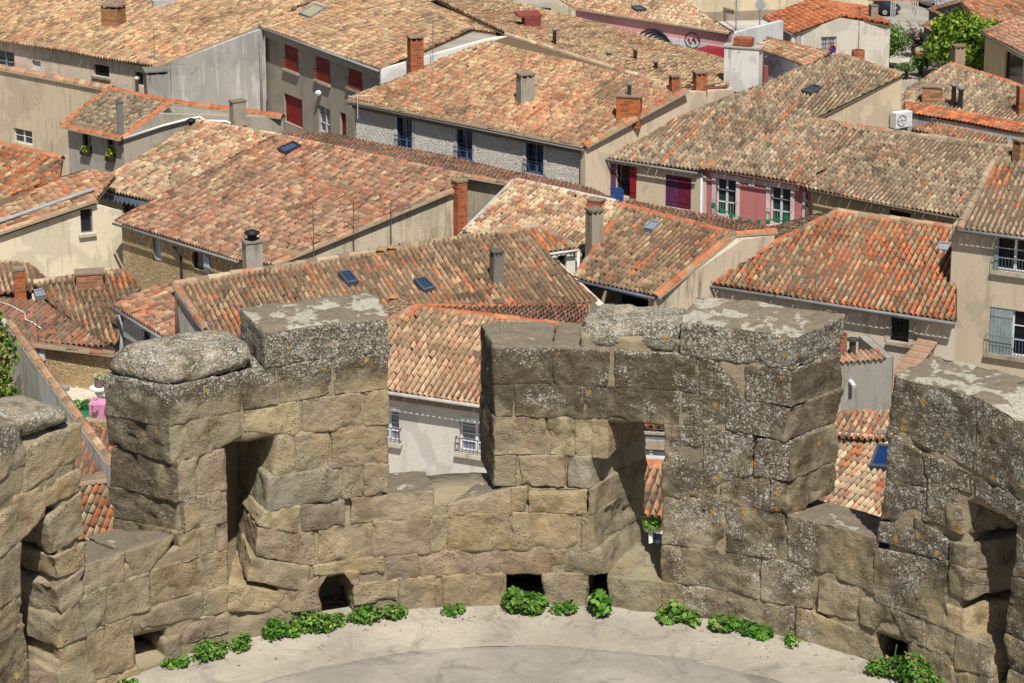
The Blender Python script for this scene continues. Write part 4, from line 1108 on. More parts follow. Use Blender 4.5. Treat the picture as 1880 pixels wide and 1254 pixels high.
# --- stone house with blue windows
pl = plane_e((640, 183), (1073, 268), 7., .27); H_ = pl.hit
h = house('village_house', 'grey rubble-stone house with tall blue windows under pinkish tan tiles', pl.O)
rf = roof(h, pl, [[(640, 183), (1073, 268), (1260, 165), (1240, 160), (930, 62)]], 'pinktan', .27, .44, ('orange', .08), seed=101, patch=[([(900, 62), (1250, 160), (1240, 185), (980, 90)], 'rose', .4)])
H3 = pl; caps(rf, H_(930, 62), H_(1240, 160), 'cream', .13); caps(rf, H_(1073, 268), H_(1260, 165), 'orange', .17); caps(rf, H_(640, 183), H_(1073, 268), 'brown', .1, .27)
w = eave_wall(pl, (640, 183), (1073, 268), over=.3)
BLUE = (58, 74, 110)
for rc in ((729, 214, 757, 277), (839, 236, 868, 297), (966, 259, 998, 323)):
    window(h, w, rc, (100, 118, 152), 'case', rail=(40, 56, 90), surround=(204, 198, 186), rows=4, glass=(30, 35, 44), shut=BLUE, opened='')
    u0, u1, z0, z1 = w.ops[-1]; m = MB(); wbox(m, w, u0+.01, u0+.07, z0+.02, z1-.02, -.17, .0); wbox(m, w, u1-.2, u1-.01, z0+.02, z1-.02, -.1, -.06); m.build('shutter', plain(BLUE), h)
w.build(h, rubble((232, 226, 212), (206, 198, 184), (214, 206, 192), 3.)); gutter(h, H_(640, 183), H_(1073, 268), .08, drop=.2)
m = MB(); a, b = w.pt(.1, w.ztop(0)-.02), w.pt(w.L-.1, w.ztop(w.L)-.02); m.obox(a-UP*.3, b-a, w.nn*.16, UP*.26); m.build('cornice', plain((150, 126, 100), .9), h)
g = gable_wall(pl, [(1076, 268), (1260, 165), H_(1260, 165)+np.array([3.4, 3., -.5])], back=.05); g.build(h, plaster((214, 190, 154), (178, 156, 124), .5))
P = H_(965, 188); chimney(h, P, atY(965, 134, P[1])[2], .75, .6, .4, 'plaster', (176, 166, 146))
P = H_(1155, 213); chimney(h, P, atY(1155, 174, P[1])[2], 1.15, .7, -.2, 'brick', (204, 108, 54), open_top=False); metal_flue(h, P+UP*.6, atY(1151, 150, P[1])[2], .09)
P = H_(763, 128); chimney(h, P, atY(763, 66, P[1])[2], .7, .7, .3, 'brick', (190, 100, 62)); antenna(h, P+np.array([.9, .3, 0]), atY(776, 38, P[1])[2], 7, .9, w=.9)
P = H_(1238, 168); chimney(h, P, atY(1238, 138, P[1])[2], .42, .42, .3, 'brick', (184, 98, 62))
P = H_(664, 188)+w.nn*.3; antenna(h, P-UP*.6, atY(662, 172, P[1])[2], 4, .2, (226, 226, 224), w=.8)
# far slope of the same ridge
p2 = plane_r(H_(930, 62), H_(1240, 160), .07)
h2 = house('village_house', 'wide low roof of pale tan tiles sloping away behind the stone house ridge', p2.O)
roof(h2, p2, [[H_(930, 62)+UP*.02, H_(1240, 160)+UP*.02, p2.hit(1392, 150), p2.hit(1335, 112), p2.hit(1265, 91), p2.hit(1030, 27), p2.hit(872, -14), p2.hit(790, -8)]], 'tan', .3, .46, seed=102)
for px, b, t in ((1018, 82, 50), (1166, 112, 86), (1118, 104, 92), (1204, 128, 108)):
    P = p2.hit(px, b); metal_flue(h2, P, atY(px, t, P[1])[2], .1, col=plain((150, 134, 118), .8))
P = p2.hit(975, 50); m = MB(); m.box(P-UP*.2, (.9, .7, .8), .3); m.obox(P+np.array([-.65, -.45, .6]), (1.3, .3, 0), (-.3, .9, .12), (0, 0, .1)); m.build('roof_hatch', plain((140, 70, 60), .7), h2)
P = p2.hit(1285, 158); chimney(h2, P, atY(1285, 131, P[1])[2], .6, .5, .3, 'brick', (190, 104, 66))

# --- taupe house with red shutters
pl = plane_e((473, 47), (697, 128), 8., .2); H_ = pl.hit; T_ = pl
h = house('village_house', 'taupe house with red shutters and doors beside the bare grey gable', pl.O)
rf = roof(h, pl, [[(473, 47), (697, 128), (868, 53), (600, -60), (560, -40)]], 'tan', .3, .46, seed=111)
caps(rf, H_(868, 53), H_(620, -52), 'tan', .13)
p2 = plane_r(H_(868, 53), H_(620, -52), .05); roof(h, p2, [[H_(868, 53), H_(620, -52), p2.hit(900, -30), p2.hit(935, 64)]], 'tan', .3, .46, seed=112)
w = eave_wall(pl, (476, 48), (697, 128), over=.35, ext=(0, .1))
for rc in ((523, 80, 548, 134), (580, 99, 606, 155), (640, 120, 665, 168)):
    window(h, w, rc, (110, 40, 36), 'dark', sill=(190, 172, 140), rail=(170, 84, 60), shut=RED, opened='LR')
window(h, w, (521, 170, 556, 237), RED, 'door'); window(h, w, (584, 192, 607, 250), (222, 222, 220), 'case', rows=3, glass=(90, 94, 100)); window(h, w, (624, 205, 636, 256), RED, 'door')
w.build(h, plaster((166, 154, 134), (128, 116, 98), .35)); gutter(h, H_(473, 47), H_(697, 128), .1, plain((150, 150, 150), .5))
m = MB(); a, b = w.pt(.05, w.ztop(0)-.05), w.pt(w.L-.05, w.ztop(w.L)-.05); m.obox(a-UP*.35, b-a, w.nn*.28, UP*.3); m.build('fascia', plain((176, 164, 146), .8), h)
P = w.pt(*w.px(589, 171), .15); m = MB(); m.lathe(P-UP*.15, [(.04, 0), (.16, .06), (.2, .17), (.16, .28), (.04, .34)], 12); m.build('globe_lamp', plain((220, 220, 220), .4), h)
g = gable_wall(pl, [(699, 128), (868, 55), (935, 66)], back=.02, drop=.02); g.build(h, plaster((226, 218, 208), (196, 180, 164), .35))

# --- long roof at upper left
A, B, C3 = at(-60, 63, 6.5), at(282, 123, 6.5), at(473, 47, 8.02); pl = plane_3(A, B, C3); H_ = pl.hit
h = house('village_house', 'long house with mottled tan roof and big bare cement gable at upper left', A)
rf = roof(h, pl, [[(-60, 63), (282, 123), (473, 47), (640, -30), (560, -60), (-60, -40)]], 'tan', .3, .46, ('pinktan', .25), seed=121)
caps(rf, H_(282, 123), H_(473, 47), 'tan', .12)
w = eave_wall(pl, (-60, 63), (282, 123), over=.4)
window(h, w, (-10, 90, 27, 128), (150, 170, 190), 'case', rail=(80, 84, 90)); window(h, w, (58, 110, 76, 150), (230, 230, 228), 'door'); window(h, w, (172, 117, 201, 143), (60, 60, 60), 'dark', sill=(170, 150, 124), bars=(60, 60, 60), glass=(24, 26, 30))
window(h, w, (247, 131, 264, 158), (60, 60, 60), 'dark'); w.build(h, plaster((222, 200, 168), (160, 140, 116), .7))
m = MB(); a = w.pt(w.px(28, 85)[0], 0); m.obox(w.pt(w.px(28, 100)[0], 3, .003), w.d*(w.px(50, 100)[0]-w.px(28, 100)[0]), w.nn*.02, UP*2.6); m.build('pink_panel', plaster((224, 190, 170), amt=.3), h)
g = gable_wall(pl, [(284, 123), (473, 48), (485, 50)], back=0., drop=.1); g.build(h, plaster((170, 164, 152), (206, 200, 190), .9))
q = w.px(477, 60); P = T_.hit(477, 52); pipe(h, [P-UP*.3+np.array([.05, -.35, 0]), P-UP*7.5+np.array([.05, -.35, 0])], .07)
P = H_(209, 46); chimney(h, P, atY(209, 8, P[1])[2], 1.15, .9, -.4, 'brick', (184, 128, 84))
P = H_(300, 10); m = MB(); m.box(P-UP*.1, (1.3, .7, .45), .35); m.build('roof_vent', plain((190, 186, 180), .6), h)
skylight(rf, pl, [(549, 28), (578, 10), (600, 17), (571, 37)], (150, 152, 150), (168, 160, 120))
P = at(287, 165, 5.4); ch = chimney(h, P, atY(287, 133, P[1])[2]+.2, 1.2, 1.2, .3, 'plaster', (160, 154, 144)); antenna(h, P+np.array([.9, -.5, 0]), atY(316, 112, P[1])[2], 4, .2); antenna(h, P+np.array([-.3, 1.5, 1]), atY(290, 60, P[1])[2], 5, .3, (150, 110, 90))
P = at(252, 172, 5.4); metal_flue(h, P, atY(252, 140, P[1])[2], .1, col=plain((190, 186, 178)))
# --- wall building under it
A, B = at(-40, 119, 5.7), at(203, 165, 5.7)
h = house('village_house', 'tall stained beige house wall with small white window and tile coping at left', A)
w = VW(A, B, zb=0); window(h, w, (24, 234, 60, 268), (224, 222, 214), 'case', rows=2, glass=(50, 56, 66)); w.build(h, plaster((206, 184, 148), (150, 132, 106), .6))
caps(h, A-w.nn*.15+UP*.02, B-w.nn*.15+UP*.02, 'pinktan', .24, .4, 'coping_tiles')

# --- small house with orange verges
pl = plane_e((115, 229), (226, 253), 5.2, .42); H_ = pl.hit
h = house('village_house', 'small grey house with orange-edged tile roof and two plant-filled windows', pl.O)
rf = roof(h, pl, [[(115, 229), (226, 253), (313, 187), (200, 163)]], 'greybrown', .27, .42, seed=141)
for a, b in (((115, 229), (200, 163)), ((226, 253), (313, 187)), ((200, 163), (313, 187)), ((115, 231), (226, 255))): caps(rf, H_(*a), H_(*b), 'neworange', .17)
w = eave_wall(pl, (116, 229), (226, 253), over=.2)
for i, rc in enumerate(((151, 243, 169, 285), (197, 253, 213, 296))):
    window(h, w, rc, (100, 44, 36), 'dark', glass=(26, 28, 30))
    u0, u1, z0, z1 = w.ops[-1]; bx = thing('window_box', ('dark window box with low pale green plant' if i == 0 else 'dark window box with upright yellow-green plant'), 'planter', w.pt((u0+u1)/2, z0, .12), 'planters on the small grey house')
    m = MB(); wbox(m, w, u0, u1, z0-.02, z0+.2, .02, .24); m.build('box', plain((60, 44, 36)), bx)
    c = w.pt((u0+u1)/2, z0+.3+.15*i, .13); leaves('foliage', [(c, (.25, .2, .2+.22*i))], 160, .11, [(150, 170, 60), (190, 190, 50), (110, 140, 50)], 3+i, bx)
w.build(h, plaster((168, 160, 146), (132, 120, 100), .5)); gutter(h, H_(115, 230), H_(226, 254), .07)
far = H_(313, 187); pp = plane_r(H_(200, 163), far, 0.); Fq_ = pp.hit(520, 214); g = gable_wall(pl, [(226, 253), (313, 187), Fq_], back=.05, drop=.05); g.build(h, plaster((172, 158, 136), (138, 122, 100), .5))
caps(rf, far, Fq_, 'neworange', .2)
P = H_(222, 250); chimney(h, P, atY(222, 187, P[1])[2], .3, .3, .3, 'plaster', (120, 116, 110), open_top=False)
P = pp.hit(437, 212); chimney(h, P, atY(437, 184, P[1])[2], .72, .5, .5, 'plaster', (168, 152, 128), open_top=False)
pts = [g.pt(*g.px(*q), .12) for q in ((228, 254), (300, 230), (350, 217), (368, 214), (378, 221), (415, 222), (430, 228))]; pipe(h, pts, .07, plain((236, 236, 232)), 'waste_pipe')
# --- cream patched roof and the big reddish roof beside it
pl = plane_e((168, 346), (278, 370), 4.93, .27); H_ = pl.hit
h = house('village_house', 'house with cream and pink patchwork roof and scalloped blue-grey eave board', pl.O)
rf = roof(h, pl, [[(168, 346), (278, 370), (507, 247), (363, 222)]], 'cream', .27, .42, ('rose', .2), seed=151, patch=[([(400, 220), (507, 247), (420, 300), (330, 270)], 'pinktan', .6)])
caps(rf, H_(168, 346), H_(363, 222), 'rose', .13); caps(rf, H_(363, 222), H_(507, 247), 'cream', .13)
w = eave_wall(pl, (168, 346), (278, 370), over=.4, ext=(0, 0)); window(h, w, (224, 369, 248, 398), (90, 96, 104), 'dark', bars=(50, 50, 56)); w.build(h, plaster((226, 212, 180), (180, 160, 130), .4))
m = MB(); a, b = H_(168, 346)-UP*.12+w.nn*.04, H_(278, 370)-UP*.12+w.nn*.04; m.obox(a-UP*.12, b-a, w.nn*.04, UP*.16)
for k in range(14): q = a+(b-a)*(k+.5)/14-UP*.12; d = (b-a)/14; m.add([q-d*.48, q+d*.48, q-UP*.16, q-d*.48+w.nn*.04, q+d*.48+w.nn*.04, q-UP*.16+w.nn*.04], [(0, 2, 1), (3, 4, 5), (0, 1, 4, 3), (1, 2, 5, 4), (2, 0, 3, 5)])
m.build('fascia', plain((112, 130, 150), .6), h)
P = H_(351, 232); metal_flue(h, P, atY(351, 217, P[1])[2], .14, col=plain((40, 40, 42)))
pl = plane_e((209, 406), (439, 477), 4.5, .27); H_ = pl.hit
h = house('village_house', 'rubble-walled house under the broad reddish-brown roof with patched plaster gable', pl.O)
RG = [(209, 406), (439, 477), (500, 484), (831, 346), (853, 322), (507, 247)]
rf = roof(h, pl, [RG], 'rose', .27, .42, ('pinktan', .2), seed=161)
caps(rf, H_(853, 322), H_(507, 247), 'rose', .13); caps(rf, H_(500, 485), H_(831, 348), 'rose', .13)
p2 = plane_r(H_(853, 322), H_(507, 247), .1); roof(h, p2, [[H_(853, 322), H_(507, 247), p2.hit(600, 246), p2.hit(640, 252), p2.hit(1088, 349), p2.hit(1140, 371)]], 'mossred', .3, .42, seed=162)
w = VW(H_(853, 322)-UP*.15, p2.hit(945, 338)-UP*.15, zb=0, back=.12); w.build(h, plaster((184, 168, 140), (130, 116, 92), .7)); IW = w = VW(p2.hit(945, 338)-UP*.15, p2.hit(1130, 370)-UP*.15, zb=0, back=.2); w.build(h, plaster((184, 168, 140), (130, 116, 92), .7)); caps(rf, H_(853, 322), p2.hit(945, 338), 'orange', .13)
w = eave_wall(pl, (209, 406), (439, 477), over=.35, ext=(.1, 0)); window(h, w, (280, 435, 296, 482), (176, 182, 190), 'door'); window(h, w, (352, 460, 375, 500), (40, 40, 44), 'dark', shut=(186, 196, 206), opened='r')
w.build(h, rubble((176, 154, 116), (142, 122, 92), (186, 166, 130), 3.2)); gutter(h, H_(209, 407), H_(439, 478), .08)
m = MB(); a = w.pt(*w.px(322, 452), .12); m.tube([a, a-UP*.3+w.d*.5, a-UP*3+w.d*.55], .06, 6); m.build('downpipe', plain((44, 44, 48)), h, True)
g = gable_wall(pl, [(500, 485), (831, 347)], back=.03, drop=.1, ext=(0, -.5)); g.build(h, plaster((206, 188, 154), (150, 132, 104), .9, bump=.04))
P = g.pt(*g.px(842, 400), .1); zt = atY(842, 330, P[1])[2]; chimney(h, np.array([P[0], P[1], 3.]), zt, .5, .5, .6, 'brick', (196, 104, 58), open_top=False)
P = H_(484, 478)+w.nn*.6; chimney(h, P-UP*1.2, atY(484, 441, P[1])[2], .72, .6, .4, 'plaster', (176, 164, 146), open_top=False); metal_flue(h, P, atY(488, 422, P[1])[2], .2, 'chimney_cowl', plain((40, 40, 42)))
for px, b, t in ((571, 462, 378), (645, 470, 392), (713, 440, 398)): P = H_(px, b); antenna(h, g.pt(*g.px(px, b), .3), atY(px, t, P[1])[2], 6, .5, (112, 100, 92), w=1.)
skylight(rf, pl, [(510, 278), (540, 265), (554, 272), (524, 286)], (60, 60, 66), (70, 84, 110))

# --- cream tiles with white flashing
want = IW.pt(.8, 5., .35)[1]; ze = min(np.arange(4.5, 8.5, .05), key=lambda z: abs(plane_e((853, 428), (1060, 478), z, .3).hit(947, 331)[1]-want)); pl = plane_e((853, 428), (1060, 478), float(ze), .3); H_ = pl.hit
h = house('village_house', 'low house with pink and cream tiles edged by white mortar flashing', pl.O)
rf = roof(h, pl, [[(853, 428), (1060, 478), (1148, 374), (947, 331)]], 'cream', .27, .4, ('rose', .3), seed=171)
m = MB(); d = pl.n*.1
for a, b, r in (((945, 331), (853, 424), .22), ((947, 330), (1130, 370), .16)): A, B = H_(*a), H_(*b); s = nz(np.cross(B-A, pl.n))*r; m.obox(A-s*.5-pl.n*.04, B-A, s, d)
m.build('mortar_flashing', plaster((188, 184, 176), (150, 144, 134), .6), rf)
w = VW(H_(947, 331)-UP*.2, H_(853, 428)-UP*.2, zb=0, back=.1); w.build(h, plaster((176, 160, 132), (130, 116, 92), .8))
w = eave_wall(pl, (853, 428), (1060, 478)); w.build(h, plaster(BEIGE))
P = H_(1094, 380); chimney(h, P-UP*.3, P[2]+.35, .6, .45, -.5, 'brick', (190, 96, 54), open_top=False)

# --- lower left group
pl = plane_e((-60, 330), (110, 326), 6.4, .3); A, B, C3 = at(115, 291, 7.6), at(108, 326, 6.9), at(0, 262, 7.9); pl = plane_3(C3, A, B)
A, B = at(-60, 250, 7.6), at(115, 291, 7.6); u = nz(B-A); hh = np.array([-u[1], u[0], 0]); pl = Plane(A, u, hh*-1+UP*-.0+UP*0) if False else plane_e((-160, 372), (60, 420), 4.3, .3)
H_ = pl.hit
h = house('village_house', 'house with low bright orange tile roof at the left edge', H_(0, 360))
rf = roof(h, pl, [[(-60, 250), (115, 291), (110, 326), (0, 372), (-90, 410)]], 'orange', .29, .44, ('pinktan', .3), seed=181); caps(rf, H_(-60, 250), H_(115, 291), 'neworange', .16)
g = gable_wall(pl, [(0, 374), (111, 327)], back=.05); g.build(h, plaster((176, 158, 130), amt=.8))
A, B = at(0, 426, 4.4), at(176, 366, 5.35); u = nz((B-A)*[1, 1, 0]); C3 = at(154, 309, 5.9); pl = plane_3(A, B, C3); H_ = pl.hit
# columns run along the verge, so the eave lies across it
dv = nz(B-A); pl2 = Plane(A, nz(np.cross(dv, pl.n)), dv)
h = house('village_house', 'cream rendered house with small grey window and pink-brown lean roof', A)
rf = roof(h, pl2, [[(-60, 446), (176, 366), (212, 322), (154, 309), (110, 330), (-60, 385)]], 'pinktan', .28, .42, ('rose', .3), seed=191); caps(rf, H_(-60, 446), H_(176, 366), 'pinktan', .14)
w = VW(H_(-60, 447)-UP*.25, H_(176, 367)-UP*.25, top=[H_(-60, 447)-UP*.25, H_(176, 367)-UP*.25, H_(176, 367)-UP*.8+nz((B-A)*[1, 1, 0])*1.3], zb=0, back=.15, ext=(0, -1.2))
window(h, w, (147, 385, 171, 427), (130, 138, 148), 'dark', sill=(190, 176, 150), glass=(30, 34, 40)); w.build(h, plaster((224, 208, 170), (170, 152, 118), .6))
m = MB(); A, B = H_(-60, 432)+pl.n*.17, H_(172, 352)+pl.n*.17; m.obox(A, B-A, nz(np.cross(B-A, pl.n))*.25, pl.n*.06); m.build('mortar_flashing', plain((170, 168, 166), .8), rf)

A, B = at(66, 518, 6.5), at(257, 497, 6.5); u = nz(B-A); hh = np.array([u[1], -u[0], 0]); pl = Plane(A, u, -hh*-1*0+np.array([-u[1], u[0], 0])+UP*.32); H_ = pl.hit
h = house('village_house', 'house with brown tiles patched in orange beside the rubble terrace wall', H_(150, 560))
rf = roof(h, pl, [[(62, 518), (228, 497), (258, 528), (214, 634), (178, 632), (74, 540)]], 'brown', .28, .44, ('orange', .35), seed=201, patch=[([(190, 500), (240, 500), (258, 530), (215, 535)], 'neworange', .6)]); caps(rf, H_(62, 518), H_(228, 497), 'greybrown', .14)
P = H_(165, 523); chimney(h, P-UP*.2, P[2]+.55, 1.0, .6, .2, 'brick', (188, 128, 92), open_top=False); skylight(rf, pl, [(62, 540), (76, 537), (84, 549), (66, 552)], (160, 160, 160), (120, 136, 156))
w = VW(H_(178, 634), H_(258, 529), zb=0, back=.1); w.build(h, plaster((150, 138, 120)))
A, B = at(41, 627, 5.6), at(212, 648, 5.6); pl = plane_e((41, 627), (212, 648), 5.6, .16); H_ = pl.hit
h = house('village_house', 'low rubble-stone outbuilding with flat mossy red roof at lower left', A)
dv = nz(B-A); roof(h, Plane(A, pl.v, dv) if False else pl, [[(-60, 620), (41, 627), (212, 648), (78, 552), (-60, 548)]], 'mossred', .28, .42, ('orange', .1), seed=211); caps(h, H_(41, 628), H_(212, 649), 'mossred', .12)
w = eave_wall(pl, (-40, 622), (214, 649), over=.2); w.build(h, rubble((190, 162, 116), (160, 130, 90), (198, 176, 138), 3.4))
u_, z_ = w.px(74, 647); m = MB(); wbox(m, w, u_-.22, u_+.22, z_-.25, z_+.25, .01, .12); m.build('meter_box', plain((228, 228, 226)), h)
pipe(h, [H_(*q)+pl.n*.12 for q in ((-20, 553), (20, 566), (46, 580), (48, 592), (60, 597), (76, 608))], .02, plain((226, 224, 220)), 'cable')
antenna(h, w.pt(*w.px(77, 690), .15), atY(75, 572, w.A[1])[2], 2, .3, (130, 90, 76), w=.6)
P = H_(33, 556)+np.array([0, .4, 0]); chimney(h, P-UP*.2, atY(33, 492, P[1])[2], .42, .42, .3, 'brick', (190, 104, 52), open_top=False)
pl = plane_e((-40, 545), (90, 530), 6.2, .25); H_ = pl.hit
h = house('village_house', 'small pink-brown roof tucked against the cream house at far left', H_(20, 520)); roof(h, pl, [[(-60, 478), (55, 482), (90, 514), (66, 536), (-60, 546)]], 'rose', .28, .42, seed=221)
w = eave_wall(pl, (-60, 547), (66, 533)); w.build(h, plaster((160, 140, 116)))

# --- narrow roof between the terrace houses and the skylight roof
A, B = at(206, 561, 6.4), at(300, 618, 6.4); pl = plane_e((206, 561), (300, 618), 6.4, .2); H_ = pl.hit
h = house('village_house', 'narrow lean-to with pale brown tiles beside the white gable', A)
rf = roof(h, pl, [[(206, 561), (300, 618), (322, 632), (321, 512), (278, 527)]], 'rose', .28, .42, ('pinktan', .4), seed=231)
w = eave_wall(pl, (206, 561), (300, 618), over=.3); window(h, w, (258, 598, 277, 640), (90, 90, 92), 'dark'); w.build(h, plaster((200, 198, 192), (150, 146, 140), .4)); gutter(h, A, B, .08); pipe(h, [w.pt(.25, 6.1, .12), w.pt(.25, 2, .12)], .09, plain((150, 152, 152)))

# --- low roofs seen through the right-hand crenel
pl = plane_e((1500, 958), (1720, 1034), 4.2, .32); H_ = pl.hit
h = house('village_house', 'house with pink and cream tiles and blue skylight below the right crenel', H_(1580, 870))
rf = roof(h, pl, [[(1500, 794), (1720, 812), (1720, 1034), (1500, 958)]], 'cream', .25, .42, ('orange', .3), seed=241, sag=.015)
skylight(rf, pl, [(1612, 823), (1660, 826), (1648, 868), (1597, 864)], (74, 82, 96), (24, 52, 92)); m = MB(); A, B = H_(1500, 792), H_(1720, 808); m.obox(A, B-A, np.array([0, .35, .02]), pl.n*.12); m.build('zinc_flashing', ZINC, rf)
q_ = H_(1580, 797); pl = plane_e((1500, 789), (1720, 825), float(q_[2])+.12, .12); H_ = pl.hit
h = house('village_house', 'pinkish low-pitched roof stepping up behind the skylight roof at right', H_(1580, 770)); dv = nz(np.array([.9, .35, .08]))
roof(h, pl, [[(1500, 799), (1720, 815), (1720, 752), (1500, 756)]], 'rose', .25, .42, ('pinktan', .5), seed=242); w = VW(H_(1500, 795), H_(1720, 811), zb=0, back=.1); w.build(h, plaster(BEIGE))
A, B = at(1500, 757, 6.4), at(1625, 744, 6.4); pl = plane_e((1536, 664), (1624, 657), 7.0, .15)
sh = thing('roof_shed', 'grey rendered stair shed with small brown tile roof and black flue', 'shed', (A[0], A[1], 6.))
w = VW(pl.hit(1500, 668), pl.hit(1624, 657), zb=2.); w.build(sh, plaster((160, 153, 140), (120, 110, 94), .8)); H_ = pl.hit
w3 = VW(w.pt(w.L, w.ztop(w.L)), w.pt(w.L, w.ztop(w.L))-w.nn*2.2, zb=2.); w3.build(sh, plaster((160, 153, 140), (120, 110, 94), .8))
roof(sh, pl, [[(1500, 670), (1627, 659), (1610, 641), (1500, 646)]], 'rose', .26, .36, seed=243)
P = H_(1565, 648); m = MB(); m.lathe(P-UP*.2, [(.11, 0), (.11, .62), (.2, .64), (.2, .7), (.03, .76)], 10); m.build('flue_pipe', plain((70, 66, 62)), sh); P = H_(1545, 648); m = MB(); m.box(P-UP*.3, (.25, .25, 1.), .3); m.build('chimney', brick_mat((150, 90, 66)), sh)
u_, z_ = w.px(1561, 700); m = MB(); m.tube([w.pt(u_, z_, 0), w.pt(u_, z_, .2), w.pt(u_, z_-.05, .35)], .07, 8); m.build('floodlight', plain((236, 236, 234)), sh)
# stepped wall with tile coping
A, B = at(1610, 752, 4.6), at(1706, 628, 4.9); cw = thing('stepped_wall', 'rubble garden wall climbing to the beige house with stepped tile coping', 'wall', (A[0], A[1], 0)); d = B-A; L = np.linalg.norm(d); dn = nz(d*[1, 1, 0]); sd_ = np.array([dn[1], -dn[0], 0])
m = MB(); n_ = 11
for k in range(n_):
    q = A+d*k/n_; z = 4.6+.35*k/n_; m.obox(np.array([q[0], q[1], 0.])-sd_*.2, dn*(L/n_-.002), sd_*.4, UP*z)
m.build('wall', rubble((184, 168, 138), (160, 140, 112), (190, 176, 148), 4.), cw)
for k in range(n_): q = A+d*(k+.5)/n_; z = 4.6+.35*k/n_+.02; c = np.array([q[0], q[1], z]); caps(cw, c-sd_*.35-dn*.12, c+sd_*.35-dn*.12, 'rose', .12, .35, 'coping_tiles'); caps(cw, c-sd_*.35+dn*.14, c+sd_*.35+dn*.14, 'greybrown', .12, .35, 'coping_tiles')

# --- what the right loophole shows
pl = plane_e((1120, 945), (1290, 968), 5.2, .3); H_ = pl.hit
h = house('village_house', 'house with brown tiles, orange eave row and dark grey shutter seen through loophole', H_(1200, 900))
rf = roof(h, pl, [[(1120, 938), (1290, 962), (1290, 866), (1120, 842)]], 'brown', .3, .46, seed=251, patch=[([(1120, 925), (1290, 949), (1290, 962), (1120, 938)], 'neworange', .9)]); caps(rf, H_(1120, 842), H_(1290, 866), 'neworange', .18)
w = eave_wall(pl, (1120, 938), (1290, 962), over=.3); window(h, w, (1174, 975, 1216, 1040), (70, 80, 96), 'door'); w.build(h, plaster((226, 214, 190))); c = w.pt(*w.px(1196, 957), .15)
leaves('creeper', [(c+w.d*x, (.4, .15, .18)) for x in (-.8, 0, .8)], 300, .14, [(120, 170, 50), (100, 150, 40)], 7, h)
pipe(h, [w.pt(*w.px(1196, 962), .1), w.pt(*w.px(1196, 1060), .1)], .06, plain((226, 222, 214)))
p2 = plane_e((1120, 862), (1290, 885), 6.6, .06); A, B = at(1120, 790, 6.9), at(1290, 800, 6.9)
h = house('village_house', 'white-framed dormer front under an orange tile row seen high in the loophole', A)
w = VW(A, B, zb=0); window(h, w, (1150, 795, 1240, 812), (226, 228, 230), 'dark', glass=(110, 118, 126)); window(h, w, (1150, 822, 1240, 846), (230, 232, 234), 'case', glass=(90, 98, 110)); w.build(h, plaster((176, 160, 136)))
pl3 = plane_e((1120, 786), (1290, 796), 7.0, .3); roof(h, pl3, [[(1120, 782), (1290, 792), (1290, 770), (1120, 760)]], 'neworange', .3, .46, seed=252)

# --- terrace, courtyard wall and orange roof seen at the left crenel
A, B = at(10, 596, 6.), at(205, 866, 5.2); cw = thing('courtyard_wall', 'long grey courtyard wall with a crest of orange tiles running down past the left merlon', 'wall', (A[0], A[1], 0))
w = VW(A, B, top=[A, B], zb=0); w.build(cw, plaster((190, 184, 172), (110, 104, 96), .9), depth=.35); caps(cw, A-w.nn*.17+UP*.05, B-w.nn*.17+UP*.05, 'pinktan', .15, .42, 'coping_tiles')
C2 = at(-60, 560, 6.1); w2 = VW(C2, A, zb=0); w2.build(cw, plaster((206, 202, 192), (150, 144, 134), .7))
pc = at(100, 706, 5.0); m = MB(); m.box(np.array([pc[0], pc[1], 0]), (.5, .5, 4.75), .9); pier = m.build('pier', plaster((160, 154, 142), (110, 104, 96), .8), cw); m = MB(); m.box(np.array([pc[0], pc[1], 4.76]), (.72, .72, .14), .9); m.build('pier_cap', plaster((150, 146, 136)), pier)
P = at(4, 690, 5.3); leaves('ivy_bush', [(P+np.array([dx, dy, dz_]), (1.1, .9, 1.)) for dx, dy, dz_ in ((-.6, 0, -.6), (-.5, .3, .7), (.2, -.3, -1.4), (-1.2, .2, 0), (-.9, .2, 1.5))], 2600, .2, [(104, 140, 44), (84, 120, 36), (140, 160, 60), (60, 90, 30)], 11, None, P); tag(bpy.data.objects['ivy_bush'], 'green leafy bush filling the yard left of the grey courtyard wall', 'bush')
tz = 4.05; A1, A2, A3, A4 = at(118, 722, tz), at(260, 716, tz), at(260, 780, tz), at(140, 770, tz)
t_ = MB(); t_.add([A1+np.array([-1, 3, 0]), A2+np.array([2, 3, 0]), A3, A4]+[p-UP*3.2 for p in (A1+np.array([-1, 3, 0]), A2+np.array([2, 3, 0]), A3, A4)], [(0, 1, 2, 3), (3, 2, 6, 7), (0, 3, 7, 4), (1, 0, 4, 5), (2, 1, 5, 6)]); tag(t_.build('terrace', plaster((206, 192, 164), amt=.4)), kind='structure')
w = VW(at(140, 772, tz+.35), at(300, 782, tz+.35), zb=0); tw2 = thing('terrace_wall', 'rubble retaining wall below the terrace with pink cloth', 'wall', (w.A[0], w.A[1], 0)); w.build(tw2, rubble((176, 150, 110), (146, 122, 88), (186, 164, 128), 4.))
P = at(184, 743, tz); ur = thing('garden_urn', 'white pedestal table with a potted flower standing on the sunny terrace', 'urn', P)
m = MB(); m.lathe(P, [(.28, 0), (.28, .06), (.1, .12), (.08, .3), (.16, .42), (.2, .55), (.36, .6), (.36, .64), (.02, .65)], 16); m.build('pedestal', plain((228, 228, 226), .5), ur)
m = MB(); m.lathe(P+UP*.68, [(.12, 0), (.19, .26), (.17, .26), (.02, .2)], 12); m.build('pot', plain((150, 120, 120), .8), ur); leaves('flower', [(P+UP*1.05, (.17, .17, .15))], 90, .09, [(120, 150, 60), (220, 220, 200), (200, 190, 120)], 5, ur)
